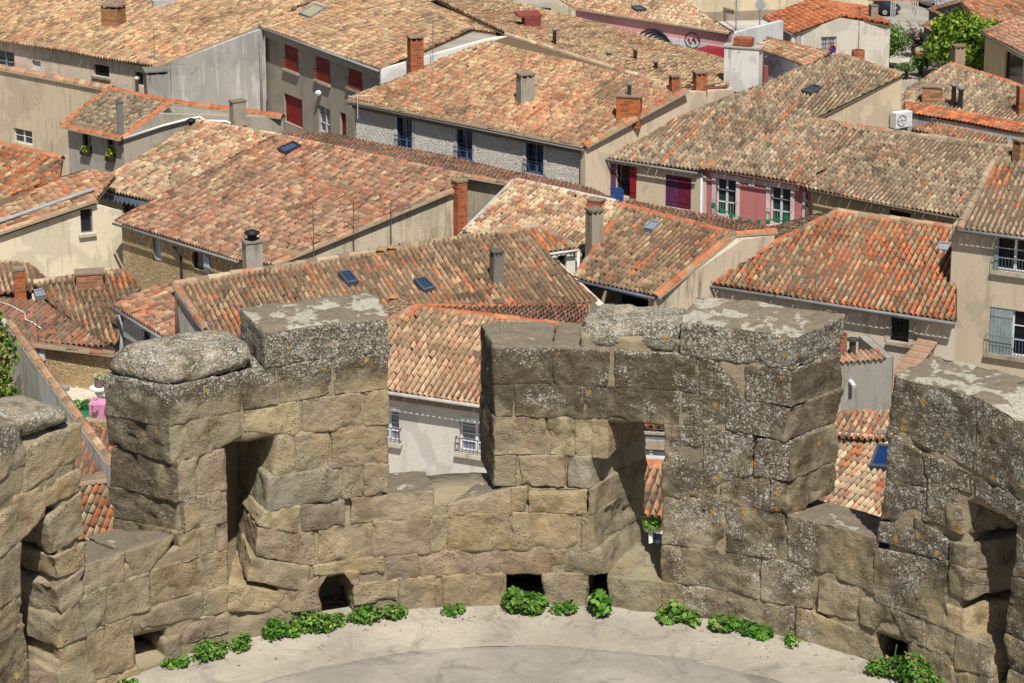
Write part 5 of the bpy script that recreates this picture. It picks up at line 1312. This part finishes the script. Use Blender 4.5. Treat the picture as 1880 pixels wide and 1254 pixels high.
P = at(187, 765, tz+.0); cl = thing('pink_cloth', 'pink cloth draped over a low box at the terrace edge', 'cloth', P); m = MB(); m.box(P, (.62, .5, .5), .12); m.build('box', plain((120, 90, 90)), cl); rows_ = []; V = []
for i in range(7):
    for j in range(9): V.append(P+np.array([-.38+.095*j, -.27+.05*math.sin(j*1.3+i)*.4+.0*i, .58-.09*i+.02*math.sin(j*2.1)]))
for j in range(9): V.append(P+np.array([-.38+.095*j, .3, .56+.02*math.sin(j)]))
Fs = [(i*9+j, i*9+j+1, (i+1)*9+j+1, (i+1)*9+j) for i in range(6) for j in range(8)]+[(63+j, 63+j+1, j+1, j) for j in range(8)]; mesh('cloth', V, Fs, plain((206, 140, 176), .9), cl, True)
for i, px in enumerate((151, 169)):
    P = at(px, 763, tz); pt_ = thing('planter', ('green trough of bushy herbs nearer the tiled wall crest' if i == 0 else 'green trough of bushy herbs next to the pink cloth'), 'planter', P, 'planters on the terrace'); m = MB(); m.box(P, (.62, .26, .24), .15); m.build('trough', plain((60, 140, 100), .6), pt_); leaves('foliage', [(P+UP*.38+np.array([dx, 0, 0]), (.24, .2, .2)) for dx in (-.2, .2)], 260, .1, [(70, 140, 60), (60, 120, 50), (100, 160, 80)], 21+i, pt_)
pl = plane_e((120, 905), (330, 930), 3.6, .3); A = at(150, 885, 4.4)
B2, C_ = at(206, 876, 4.6), at(206, 1000, 3.2); pl = plane_3(at(120, 990, 3.3), at(260, 1012, 3.3), at(206, 878, 4.7)); H_ = pl.hit
h = house('village_house', 'house with vivid orange tiles in the left crenel below the courtyard wall', H_(180, 920)); rf = roof(h, pl, [[(100, 888), (260, 868), (330, 1024), (90, 986)]], 'orange', .27, .42, ('greybrown', .3), seed=261); caps(rf, H_(100, 888), H_(260, 868), 'mossred', .2)
p2 = plane_3(H_(100, 888)+UP*0, H_(260, 868), at(150, 770, 5.4)); roof(h, p2, [[(100, 886), (258, 866), (215, 800), (142, 762), (128, 768)]], 'mossred', .27, .42, ('orange', .4), seed=262)

# --- upper right
def quick(name_label, eave, z, sl, poly, pal, wallmat, seed, pu=.3, streak=None, zb=0, over=.3, capc=None):
    pl = plane_e(*eave, z, sl); h = house('village_house', name_label, pl.O); rf = roof(h, pl, [poly], pal, pu, .46, streak, seed=seed)
    w = eave_wall(pl, *eave, over=over, zb=zb); return pl, h, rf, w
# pink wall house
A, B = at(1055, 15, 5.), at(1340, 60, 5.); pl = plane_3(A, B, at(1200, -30, 6.6)); h = house('village_house', 'long pink-walled house with black line mural on its white base', A); H_ = pl.hit
roof(h, pl, [[(1052, 16), (1344, 60), (1240, -10), (1120, -50), (950, -50)]], 'cream', .3, .46, ('pinktan', .4), seed=271); caps(h, A, B, 'cream', .12, name='verge_tiles')
w = VW(A-UP*.15, B-UP*.15, zb=0, back=.1, ext=(0, 0)); w.build(h, plaster((240, 160, 158), (222, 150, 144), .3)); p0, p1 = w.px(1180, 66), w.px(1345, 92)
m = MB(); wbox(m, w, w.px(1170, 60)[0], w.L, .0, w.px(1200, 64)[1], .002, .05); m.build('white_base', plaster((214, 214, 216), (180, 180, 182), .3), h)
m = MB(); zc_ = w.px(1237, 76)[1]; uc = w.px(1237, 76)[0]
for k in range(9): a = np.linspace(.3, 2.5, 9); r = .35+.17*k; m.tube([w.pt(uc+.9*r*math.cos(t)-.2*k, zc_-.7+r*.75*math.sin(t), .06) for t in a], .045, 4)
pts = [w.pt(w.px(1272, 74)[0]+.6*math.cos(t), w.px(1272, 74)[1]+.5*math.sin(t), .06) for t in np.linspace(0, 6.28, 18)]; m.tube(pts, .03, 4); m.tube([w.pt(w.px(1272, 74)[0]-.35, w.px(1272, 74)[1]+.1, .06), w.pt(w.px(1272, 74)[0]-.1, w.px(1272, 74)[1]-.25, .06), w.pt(w.px(1272, 74)[0]+.1, w.px(1272, 74)[1]+.2, .06), w.pt(w.px(1272, 74)[0]+.3, w.px(1272, 74)[1]-.15, .06)], .05, 4)
m.build('mural', plain((34, 34, 38), .8), h)
w2 = VW(w.pt(w.L, 4.9), w.pt(w.L, 4.9)-w.nn*6, zb=0); w2.build(h, plaster((206, 204, 200), (150, 150, 150), .4))
P = atY(1168, 15, A[1]+6)
skylight(h, pl, [(1160, 15), (1176, 14), (1188, 20), (1170, 22)], (90, 96, 100), (80, 90, 100))
# red sheet roof
pl = plane_e((1262, 93), (1402, 120), 3.9, .12); H_ = pl.hit; h = thing('metal_shed', 'shed with dark red corrugated metal roof beside the white chimney stack', 'shed', H_(1330, 100)*[1, 1, 0])
m = MB(); A, B, C3, D = H_(1255, 95), H_(1402, 124), H_(1402, 98), H_(1300, 84); m.add([A, B, C3, D, *[p-pl.n*.06 for p in (A, B, C3, D)]], [(0, 1, 2, 3), (4, 7, 6, 5), (0, 4, 5, 1)]); d = (D-A)
for k in range(28): q = A+(B-A)*(k+.5)/28; q2 = D+(C3-D)*(k+.5)/28; m.tube([q+pl.n*.02, q2+pl.n*.02], .05, 5)
m.build('sheet_roof', plain((150, 44, 50), .5), h); w = eave_wall(pl, (1262, 93), (1402, 120)); w.build(h, plaster((160, 70, 70)))
# small tan roof with white wall
pl = plane_e((1384, 88), (1482, 124), 4.2, .22); H_ = pl.hit; h = house('village_house', 'small house with orange and tan roof and white graffitied wall behind the hedge', pl.O)
rf = roof(h, pl, [[(1382, 86), (1482, 122), (1524, 98), (1410, 70)]], 'pinktan', .3, .46, ('orange', .4), seed=281); caps(rf, H_(1410, 70), H_(1524, 98), 'orange', .14); w = eave_wall(pl, (1384, 88), (1482, 124)); w.build(h, plaster((222, 222, 222), (180, 180, 184), .4))
m = MB(); uc, zc_ = w.px(1424, 118); m.tube([w.pt(uc+x, zc_+.3*math.sin(x*5), .03) for x in np.linspace(-.7, .9, 14)], .035, 4); m.build('graffiti', plain((190, 170, 130)), h)
P = at(1430, 134, 2.6); leaves('hedge', [(P+np.array([dx, -dx*.6, 0]), (1.3, 1., .8)) for dx in (-2.2, -1., .2, 1.2, 2.2)]+[(P+np.array([dx, -dx*.6, -1.4]), (1.3, 1., 1.)) for dx in (-2.2, -1., .2, 1.2)], 2600, .24, [(64, 120, 44), (50, 100, 36), (84, 140, 50)], 31, None, P); tag(bpy.data.objects['hedge'], 'trimmed green hedge below the white graffitied wall', 'hedge')
# orange gabled house
pl = plane_e((1402, 32), (1455, 62), 4., .27); H_ = pl.hit; h = house('village_house', 'pale cement house with bright new orange gabled roof at upper right', pl.O)
rl, rr = H_(1543, 30), H_(1497, -2); rf = roof(h, pl, [[(1402, 32), (1455, 62), (1543, 30), (1497, -2)]], 'neworange', .3, .46, seed=291); caps(rf, rl, rr, 'neworange', .13)
er = at(1637, 45, 4.3); p2 = plane_3(rr, rl, er+np.array([0, 0, 0])); roof(h, p2, [[rl, rr, er+(rr-rl), er]], 'neworange', .3, .46, seed=292)
w = VW(H_(1455, 62)-UP*.1, er-UP*.1, top=[H_(1455, 62)-UP*.1, rl-UP*.1, er-UP*.1], zb=0, back=.2); window(h, w, (1508, 68, 1535, 97), (226, 224, 220), 'case', bars=(150, 120, 100), glass=(150, 150, 150), sill=(190, 180, 160)); w.build(h, plaster((206, 196, 176), (160, 146, 124), .5))
u_, z_ = w.px(1528, 91); m = MB(); pts = [w.pt(u_+.22*math.cos(t), z_+.3*math.sin(t), .05) for t in np.linspace(0, 6.28, 13)]; m.tube(pts, .05, 5); m.build('round_sign_ring', plain((190, 40, 40)), h); m = MB(); m.add([w.pt(u_+.2*math.cos(t), z_+.28*math.sin(t), .03) for t in np.linspace(0, 5.9, 12)], [tuple(range(12))]); m.build('round_sign', plain((50, 60, 140)), h)
w = eave_wall(pl, (1402, 32), (1455, 62)); window(h, w, (1420, 62, 1446, 92), (90, 100, 120), 'door'); w.build(h, plaster((170, 164, 154), amt=.5)); gutter(h, H_(1402, 32), H_(1455, 62), .08)
P = p2.hit(1603, 33); chimney(h, P, P[2]+.9, .5, .5, .2, 'plaster', (160, 140, 116), open_top=False)
P = at(1575, 112, 3.4); m = MB(); m.lathe(P-UP*.6, [(.42, 0), (.42, 1.3), (.36, 1.32), (.36, .9)], 14); m.build('clay_chimney', brick_mat((200, 110, 60)), h); antenna(h, P+UP*.5, P[2]+3.6, 4, .4, (120, 70, 50), w=.7)
# far street front
A, B = at(1225, 46, 0.), at(1470, 40, 0.); h = house('village_house', 'long ochre building across the street at the top edge', A); w = VW(A+UP*7, B+UP*7+np.array([6, 2, 0]), zb=0); w.build(h, plaster((214, 194, 150), (170, 146, 110), .5)); m = MB(); wbox(m, w, 0, w.L, 0, .9, .003, .04); m.build('plinth', plaster((160, 140, 112), (110, 100, 86), .7), h)
w2 = VW(A+UP*7+np.array([-9, 3, 0]), A+UP*7, zb=0); w2.build(h, plaster((200, 186, 150))); roof(h, Plane(A+UP*7.1+w.nn*.4, w.d, -w.nn+UP*.3), [[A+UP*7.1+w.nn*.4, A+UP*7.1+w.d*w.L+w.nn*.4, A+UP*9.5+w.d*w.L-w.nn*7.6, A+UP*9.5-w.nn*7.6]], 'tan', .35, .5, seed=295)
m = MB(); p0 = w.pt(3, .15, .4); m.obox(w.pt(0, 0.01, 3.), w.d*w.L, w.nn*-3, UP*.13); tag(m.build('pavement', plaster((186, 178, 166), amt=.4)), kind='structure')
m = MB(); q0, q1 = w.pt(-2, .012, 3.02), w.pt(w.L, .012, 3.02); m.add([q0, q1, q1+w.nn*8, q0+w.nn*8], [(0, 1, 2, 3)]); tag(m.build('road', plain((128, 126, 124), .9)), kind='structure')
for i, px in enumerate((1351, 1394)):
    P = at(px, 56 if i == 0 else 74, 0.); sp = thing('street_pole', ('slim grey lamp pole in front of the ochre building' if i == 0 else 'grey street pole carrying a round sign back beside the orange house'), 'pole', P)
    m = MB(); m.tube([P, P+UP*(6. if i == 0 else 3.)], .055, 8); m.build('pole', plain((150, 152, 150), .5), sp)
    if i: m = MB(); c = P+UP*2.7; d = np.array([1., 0, 0]); m.tube([c-np.array([0, .06, 0]), c-np.array([0, .09, 0])], .38, 18); m.build('round_sign', plain((170, 172, 176), .5), sp)
    else: m = MB(); m.box(P+UP*6.+np.array([.35, 0, 0]), (.9, .2, .12), 0.); m.build('lamp_head', plain((120, 120, 120)), sp)
# dark house, lean-to, far pink roof
A, B, C3 = at(1706, 16, 3.6), at(1764, 3, 5.), at(1802, 50, 3.9); h = house('village_house', 'dark brown house with deep orange roof and grey lean-to door at upper right', C3)
pl = plane_3(C3, at(1900, 22, 3.9), at(1764, 3, 5.1)); H_ = pl.hit; roof(h, pl, [[(1802, 50), (1960, 6), (1960, -60), (1764, 3)]], 'orange', .3, .46, seed=301)
C1 = at(1702, 105, 0.); w = VW(C1+UP*3.4, C3+UP*-.1, top=[C1+UP*3.4, at(1764, 4, 5.), C3-UP*.1], zb=0); w.build(h, plaster((112, 100, 86), (80, 72, 62), .6))
m = MB(); d = nz(w.d); roof(h, plane_3(C1+UP*3.5, C1+UP*3.5+w.d*5, C1+UP*4.6-w.nn*4), [[C1+UP*3.5+w.nn*.2, C1+UP*3.6+w.d*5+w.nn*.2, C1+UP*4.6-w.nn*4+w.d*5, C1+UP*4.5-w.nn*4]], 'mossred', .3, .46, seed=302)
ln = MB(); u_ = w.px(1730, 60)[0]; ln.obox(w.pt(u_-.9, 0, .02), w.d*1.7, w.nn*1., UP*2.6); ln.build('lean_to', plaster((120, 108, 92), amt=.5), h); m = MB(); m.obox(w.pt(u_-.5, .1, 1.03), w.d*.9, w.nn*.05, UP*2.1); m.build('door', plain((120, 134, 150)), h); roof(h, Plane(w.pt(u_-1, 2.6, 1.2), w.d, -w.nn+UP*.5), [[w.pt(u_-1, 2.6, 1.2), w.pt(u_+1, 2.6, 1.2), w.pt(u_+1, 3.2, 0), w.pt(u_-1, 3.2, 0)]], 'pinkflat', .28, .4, seed=303)
pl = plane_e((1796, 56), (1960, 142), 4.2, .25); H_ = pl.hit; h = house('village_house', 'house with neat dusty pink tiles and wide dark opening at right edge', pl.O)
roof(h, pl, [[(1796, 56), (1960, 142), (1960, -10), (1880, 26)]], 'pinkflat', .3, .46, seed=311); w = eave_wall(pl, (1800, 58), (1960, 142)); window(h, w, (1846, 92, 1876, 165), (60, 56, 50), 'dark', glass=(20, 20, 22)); w.build(h, plaster((206, 178, 130), (170, 146, 110), .4)); gutter(h, H_(1796, 56), H_(1960, 142), .08)
# light grey-brown gable roof right
pl = plane_e((1640, 215), (1905, 262), 5., .26); H_ = pl.hit; h = house('village_house', 'low house with pale grey-brown roof crossed by an orange ridge at right', H_(1760, 180))
rf = roof(h, pl, [[(1665, 161), (1640, 215), (1905, 262), (1905, 168), (1746, 117)]], 'greybrown', .3, .46, ('cream', .3), seed=321); caps(rf, H_(1746, 117), H_(1905, 168), 'neworange', .16)
w = VW(H_(1660, 166)-UP*.2, H_(1746, 119)-UP*.2, zb=0, back=.1); w.build(h, plaster((190, 170, 140)))
P = H_(1711, 186); chimney(h, P-UP*.2, atY(1711, 157, P[1])[2], 1., .7, -.3, 'brick', (192, 140, 96), open_top=False)
for px, b, t in ((1750, 196, 152), (1763, 198, 158)): P = H_(px, b); metal_flue(h, P, atY(px, t, P[1])[2], .13)
P = H_(1874, 208); m = MB(); m.box(P-UP*.2, (.42, .42, atY(1874, 158, P[1])[2]-P[2]+.2), .2); m.build('chimney', brick_mat((184, 112, 72)), h)
P = H_(1769, 122); chimney(h, P+np.array([0, 1.5, -.4]), P[2]+.9, .6, .6, .2, 'plaster', (170, 140, 108))
A, B = at(1660, 190, 5.6), at(1905, 245, 5.6); pl = plane_e((1660, 196), (1905, 247), 5.5, .09); H_ = pl.hit; h = house('village_house', 'flat roof of faded orange sheets in front of the pale roof at right', A)
roof(h, pl, [[(1662, 205), (1700, 212), (1905, 247), (1905, 230), (1690, 188), (1660, 185)]], 'neworange', .3, .5, ('mossred', .4), seed=331, amp=.5); w = eave_wall(pl, (1662, 205), (1905, 247), over=.1); w.build(h, plaster((196, 190, 178), amt=.5))
pl = plane_e((1680, 238), (1850, 262), 4.9, .2); H_ = pl.hit; h = house('village_house', 'scrap of patched orange and brown roof beside the air conditioner', H_(1760, 240)); roof(h, pl, [[(1672, 238), (1745, 256), (1850, 262), (1845, 248), (1735, 219)]], 'rose', .3, .46, ('orange', .4), seed=341); w = eave_wall(pl, (1672, 238), (1850, 262)); w.build(h, plaster((190, 180, 160)))
# garden, tree and cars
def tree(label, cx, cy, z, rad, hgt, n, cols, seed, name='tree', size=.28, blobs=7):
    P = at(cx, cy, z); t = thing(name, label, 'tree' if name == 'tree' else 'shrub', P); rg = np.random.default_rng(seed); bl = []
    for k in range(blobs): a = rg.uniform(0, 6.28); r = rad*rg.uniform(.2, .62); bl.append((P+np.array([r*math.cos(a), r*math.sin(a)*.8, hgt*rg.uniform(.35, .82)]), (rad*rg.uniform(.35, .55), rad*rg.uniform(.35, .5), hgt*rg.uniform(.18, .28))))
    leaves('crown', bl, n, size, cols, seed, t); m = MB(); m.tube([P-UP*.1, P+UP*hgt*.3, P+UP*hgt*.6+np.array([.1, 0, 0])], [.16, .12, .05], 7)
    for k in range(4): m.tube([P+UP*hgt*.3, bl[k][0]], [.08, .02], 5)
    m.build('trunk', plain((96, 78, 60), .9), t, True); return t
tree('dense bright green bay tree beside the dark brown house', 1778, 150, 0., 3.5, 4.7, 8000, [(136, 164, 48), (112, 144, 40), (158, 182, 62), (78, 108, 32)], 41, size=.3, blobs=13)
tree('airy pale green tree in front of the cement gable house', 1629, 118, .3, 1.8, 3.5, 2400, [(120, 152, 72), (96, 132, 60), (146, 172, 92)], 43, size=.2)
tree('low dark green rose shrub with pink blooms in the far garden', 1676, 103, .2, 1.6, 1.9, 1300, [(60, 96, 44), (80, 116, 52), (50, 84, 40), (190, 120, 150)], 44, 'shrub', .18)
tree('young green shrub at the near corner of the garden', 1690, 134, .2, 1., 1.3, 700, [(100, 140, 60), (80, 120, 50)], 45, 'shrub', .18)
tree('tangled green shrub nearest the roof edge in the garden', 1664, 140, .2, .9, 1.2, 600, [(96, 126, 60), (120, 140, 80)], 46, 'shrub', .16)
P = at(1650, -6, 0.); leaves('roadside_hedge', [(P+np.array([dx, .4*math.sin(dx), .9]), (2., 1.4, 1.2)) for dx in range(-6, 9, 2)], 3000, .34, [(110, 120, 60), (130, 100, 60), (80, 104, 44)], 47, None, P); tag(bpy.data.objects['roadside_hedge'], 'brownish green hedge along the car park at the top edge', 'hedge')
for i, (px, py, g_, c) in enumerate(((1690, 112, .34, 'round terracotta flowerpot standing in the garden by the dark house'), (1703, 117, .26, 'smaller terracotta flowerpot nearer the bay tree'))):
    P = at(px, py, .1); m = MB(); m.lathe(P, [(g_*.7, 0), (g_, g_*1.6), (g_*1.1, g_*1.6), (g_*1.1, g_*1.9), (g_*.9, g_*1.9), (g_*.8, g_*1.4)], 14); tag(m.build('flowerpot', plain((196, 110, 70), .8), None, True, P), c, 'flowerpot', 'garden flowerpots')
P0 = at(1600, 60, 0.); pg = thing('pergola', 'bare pergola frame of thin rusty poles over the garden terrace', 'pergola', P0)
gx, gy = nz(at(1700, 62, 0.)-P0), None; gy = np.array([-gx[1], gx[0], 0]); m = MB()
for i in range(4):
    for j in range(3): q = P0+gx*i*1.7+gy*j*1.8; m.tube([q, q+UP*2.5], .045, 6)
m.build('posts', plain((206, 204, 200), .6), pg); m = MB()
for j in range(3): q = P0+gy*j*1.8+UP*2.52; m.tube([q-gx*.4, q+gx*5.6], .04, 6)
for i in range(8): q = P0+gx*i*.73+UP*2.6; m.tube([q-gy*.4, q+gy*4], .03, 6)
m.build('rafters', plain((186, 130, 100), .7), pg)
def car(label, P, rz, body, L=4.3, group=None):
    t = thing('parked_car', label, 'car', P, group); t.rotation_euler = (0, 0, 0); ca, sa = math.cos(rz), math.sin(rz)
    R = lambda v: np.asarray(P)+np.array([v[0]*ca-v[1]*sa, v[0]*sa+v[1]*ca, v[2]])
    prof = [(-.5, .28, .86), (-.49, .62, .9), (-.40, .80, .88), (-.33, .84, .84), (-.2, 1.36, .66), (.0, 1.45, .66), (.22, 1.40, .66), (.42, .98, .82), (.48, .78, .88), (.5, .5, .88), (.5, .28, .84)]
    V = [R((x*L, s*w_, z)) for s in (-1, 1) for x, z, w_ in prof]; k = len(prof)
    Fs = [(i, i+1, k+i+1, k+i) for i in range(k-1)]+[tuple(range(k))[::-1], tuple(range(k, 2*k)), (0, k, 2*k-1, k-1)]
    o = mesh('body', V, Fs, plain(body, .3, metal=.1), t)
    gl = MB()
    for x0, z0, x1, z1, w_ in ((-.325, .86, -.205, 1.33, .70), (.235, 1.36, .405, 1.0, .70)):
        d = np.array([(z1-z0), 0, -(x1-x0)*L]); d = nz(d)*.012; d = d if d[2] > 0 else -d
        gl.add([R(np.array([x0*L, -w_, z0])+d), R(np.array([x0*L, w_, z0])+d), R(np.array([x1*L, w_*.9, z1])+d), R(np.array([x1*L, -w_*.9, z1])+d)], [(0, 1, 2, 3)])
    for s in (-1, 1): gl.add([R((-.28*L, s*.815, .9)), R((.36*L, s*.815, 1.)), R((.2*L, s*.68, 1.34)), R((-.18*L, s*.68, 1.31))], [(0, 1, 2, 3)])
    gl.build('windscreen', glass_mat((30, 36, 42)), t)
    for x in (-.31, .3):
        for s in (-1, 1):
            m = MB(); m.tube([R((x*L, s*.72, .32)), R((x*L, s*.9, .32))], .32, 16); wh = m.build('wheel', plain((28, 28, 28), .8), t); m = MB(); m.tube([R((x*L, s*.9, .32)), R((x*L, s*.915, .32))], .2, 12); m.build('rim', plain((170, 172, 176), .4), wh)
    for s in (-1, 1):
        m = MB(); m.obox(R((-.497*L, s*.62-.13, .62)), R((-.497*L-.03, s*.62-.13, .62))-R((-.497*L, s*.62-.13, .62)), R((-.497*L, s*.62+.13, .62))-R((-.497*L, s*.62-.13, .62)), UP*.13); m.build('headlight', plain((226, 226, 226), .2), t)
    return t
car('dark grey car parked beyond the pergola at the top edge', at(1600, 24, 0.), 2.7, (44, 44, 52)); car('silver hatchback parked beside the dark brown house', at(1716, 14, 0.), 1.9, (170, 174, 180))
gt = MB(); q = at(1655, 108, .03); gt.box(q, (4.5, 5, .04), .6); tag(gt.build('garden_path', plaster((196, 184, 160), amt=.5)), kind='structure')

# ------------------------------------------------------------------ weeds along the foot of the parapet
def weed(px, py, wpx, hpx, n, seed, label, tall=False, cols=None):
    """a tuft rooted on the floor where the pixel meets it"""
    phi, zz = cyl(px, py-2); P = tp(np.array(phi), TR-.05, np.array(.02)); s = F_PX/14.; rw, rh = wpx/s/2, hpx/s*.9
    rg = np.random.default_rng(seed); ph = math.radians(phi); tan_ = np.array([math.cos(ph), -math.sin(ph), 0]); inn = np.array([-math.sin(ph), -math.cos(ph), 0])
    bl = []
    for k in range(max(3, int(wpx/16))):
        a = rg.uniform(-1, 1); hh = rh*(1-.5*abs(a))*rg.uniform(.6, 1.); c = P+tan_*a*rw*.8+inn*rg.uniform(0, .07)+UP*hh*.45; bl.append((c, (rw*.34+.03, .075, hh*.5)))
    t = thing('weed_clump', label, 'weed', P, 'weeds along the parapet foot')
    leaves('foliage', bl, int(n*1.3), .058 if tall else .032, cols or [[(92, 144, 44), (74, 126, 36), (118, 160, 58), (58, 100, 32)], [(110, 156, 60), (92, 134, 46), (140, 170, 78), (76, 110, 44)], [(80, 134, 40), (62, 110, 34), (100, 150, 50), (150, 150, 90)]][seed % 3], seed, t, shell=.35, flat=.8)
    m = MB()
    for k in range(7): a = rg.uniform(-.8, .8); q = P+tan_*a*rw+inn*.03; m.tube([q, q+UP*rh*rg.uniform(.4, .8)+tan_*rg.uniform(-.04, .04)], .004, 4)
    m.build('stems', plain((110, 140, 60)), t)
    m = MB()
    for k in range(5): a = rg.uniform(-1.1, 1.1); q = P+tan_*a*rw+inn*rg.uniform(.0, .06); m.tube([q, q+UP*rh*rg.uniform(.3, 1.05)+tan_*rg.uniform(-.08, .08)+inn*rg.uniform(0, .05)], .003, 4)
    if 0: m.build('dry_stalks', plain((176, 150, 100)), t)
for i, a in enumerate(((308, 1216, 44, 34, 70, 'two-leaf weed tuft right of the leftmost drain hole'), (368, 1203, 80, 44, 260, 'round weed clump third from the left along the wall foot'), (434, 1186, 44, 38, 90, 'small upright weed between two larger left clumps'),
    (500, 1160, 70, 50, 260, 'left part of the long weed bed beside the bright round drain hole'), (570, 1154, 110, 56, 460, 'largest weed bed just left of the bright round drain hole'), (692, 1138, 96, 52, 420, 'weed clump just right of the bright round drain hole'), (830, 1116, 36, 28, 60, 'tiny weed under the middle crenel'),
    (958, 1116, 84, 74, 520, 'bushy weed growing out of the square drain hole'), (1042, 1122, 52, 28, 130, 'low pale weed left of the tall leafy one'), (1098, 1124, 60, 70, 130, 'tall broad-leaved weed in the drain below the right loophole'), (1248, 1142, 76, 54, 120, 'broad-leaved weed first to the right of the loophole'),
    (1336, 1158, 60, 46, 100, 'broad-leaved weed second to the right of the loophole'), (1394, 1170, 58, 38, 160, 'small rounded weed right of the broad-leaved pair'), (1456, 1180, 22, 34, 40, 'thin weed sprouting from a wall crack at right'), (1680, 1268, 130, 90, 900, 'large weed mound at lower right by the drain hole'), (205, 1256, 60, 20, 60, 'sparse grassy weed at the lower left edge'))):
    weed(a[0], a[1], a[2], a[3], int(a[4]*1.6), 60+i, a[5], tall='leaved' in a[5] or 'square' in a[5])

# ------------------------------------------------------------------ light
SUN_AZ, SUN_EL = math.radians(180-11), math.radians(58)
w = bpy.data.worlds.new('World'); sc.world = w; w.use_nodes = True
nt = w.node_tree; sky = nt.nodes.new('ShaderNodeTexSky'); sky.sky_type = 'NISHITA'; sky.sun_disc = False
sky.sun_elevation = SUN_EL; sky.sun_rotation = SUN_AZ; sky.air_density = 1.; sky.dust_density = 1.5
bg = nt.nodes['Background']; nt.links.new(sky.outputs[0], bg.inputs['Color']); bg.inputs['Strength'].default_value = .062
sl = bpy.data.lights.new('sun', 'SUN'); so = bpy.data.objects.new('sun', sl); C.objects.link(so)
sl.energy = 5.; sl.angle = math.radians(.53); sl.color = (1., .97, .925)
sd = Vector((math.sin(SUN_AZ)*math.cos(SUN_EL), math.cos(SUN_AZ)*math.cos(SUN_EL), math.sin(SUN_EL)))
so.rotation_euler = (-sd).to_track_quat('-Z', 'Y').to_euler(); so.location = (10, -20, 80)
sc.view_settings.view_transform = 'Standard'; sc.view_settings.look = 'None'; sc.view_settings.exposure = .28; sc.view_settings.gamma = 1
sc.cycles.max_bounces = 6; sc.cycles.diffuse_bounces = 3
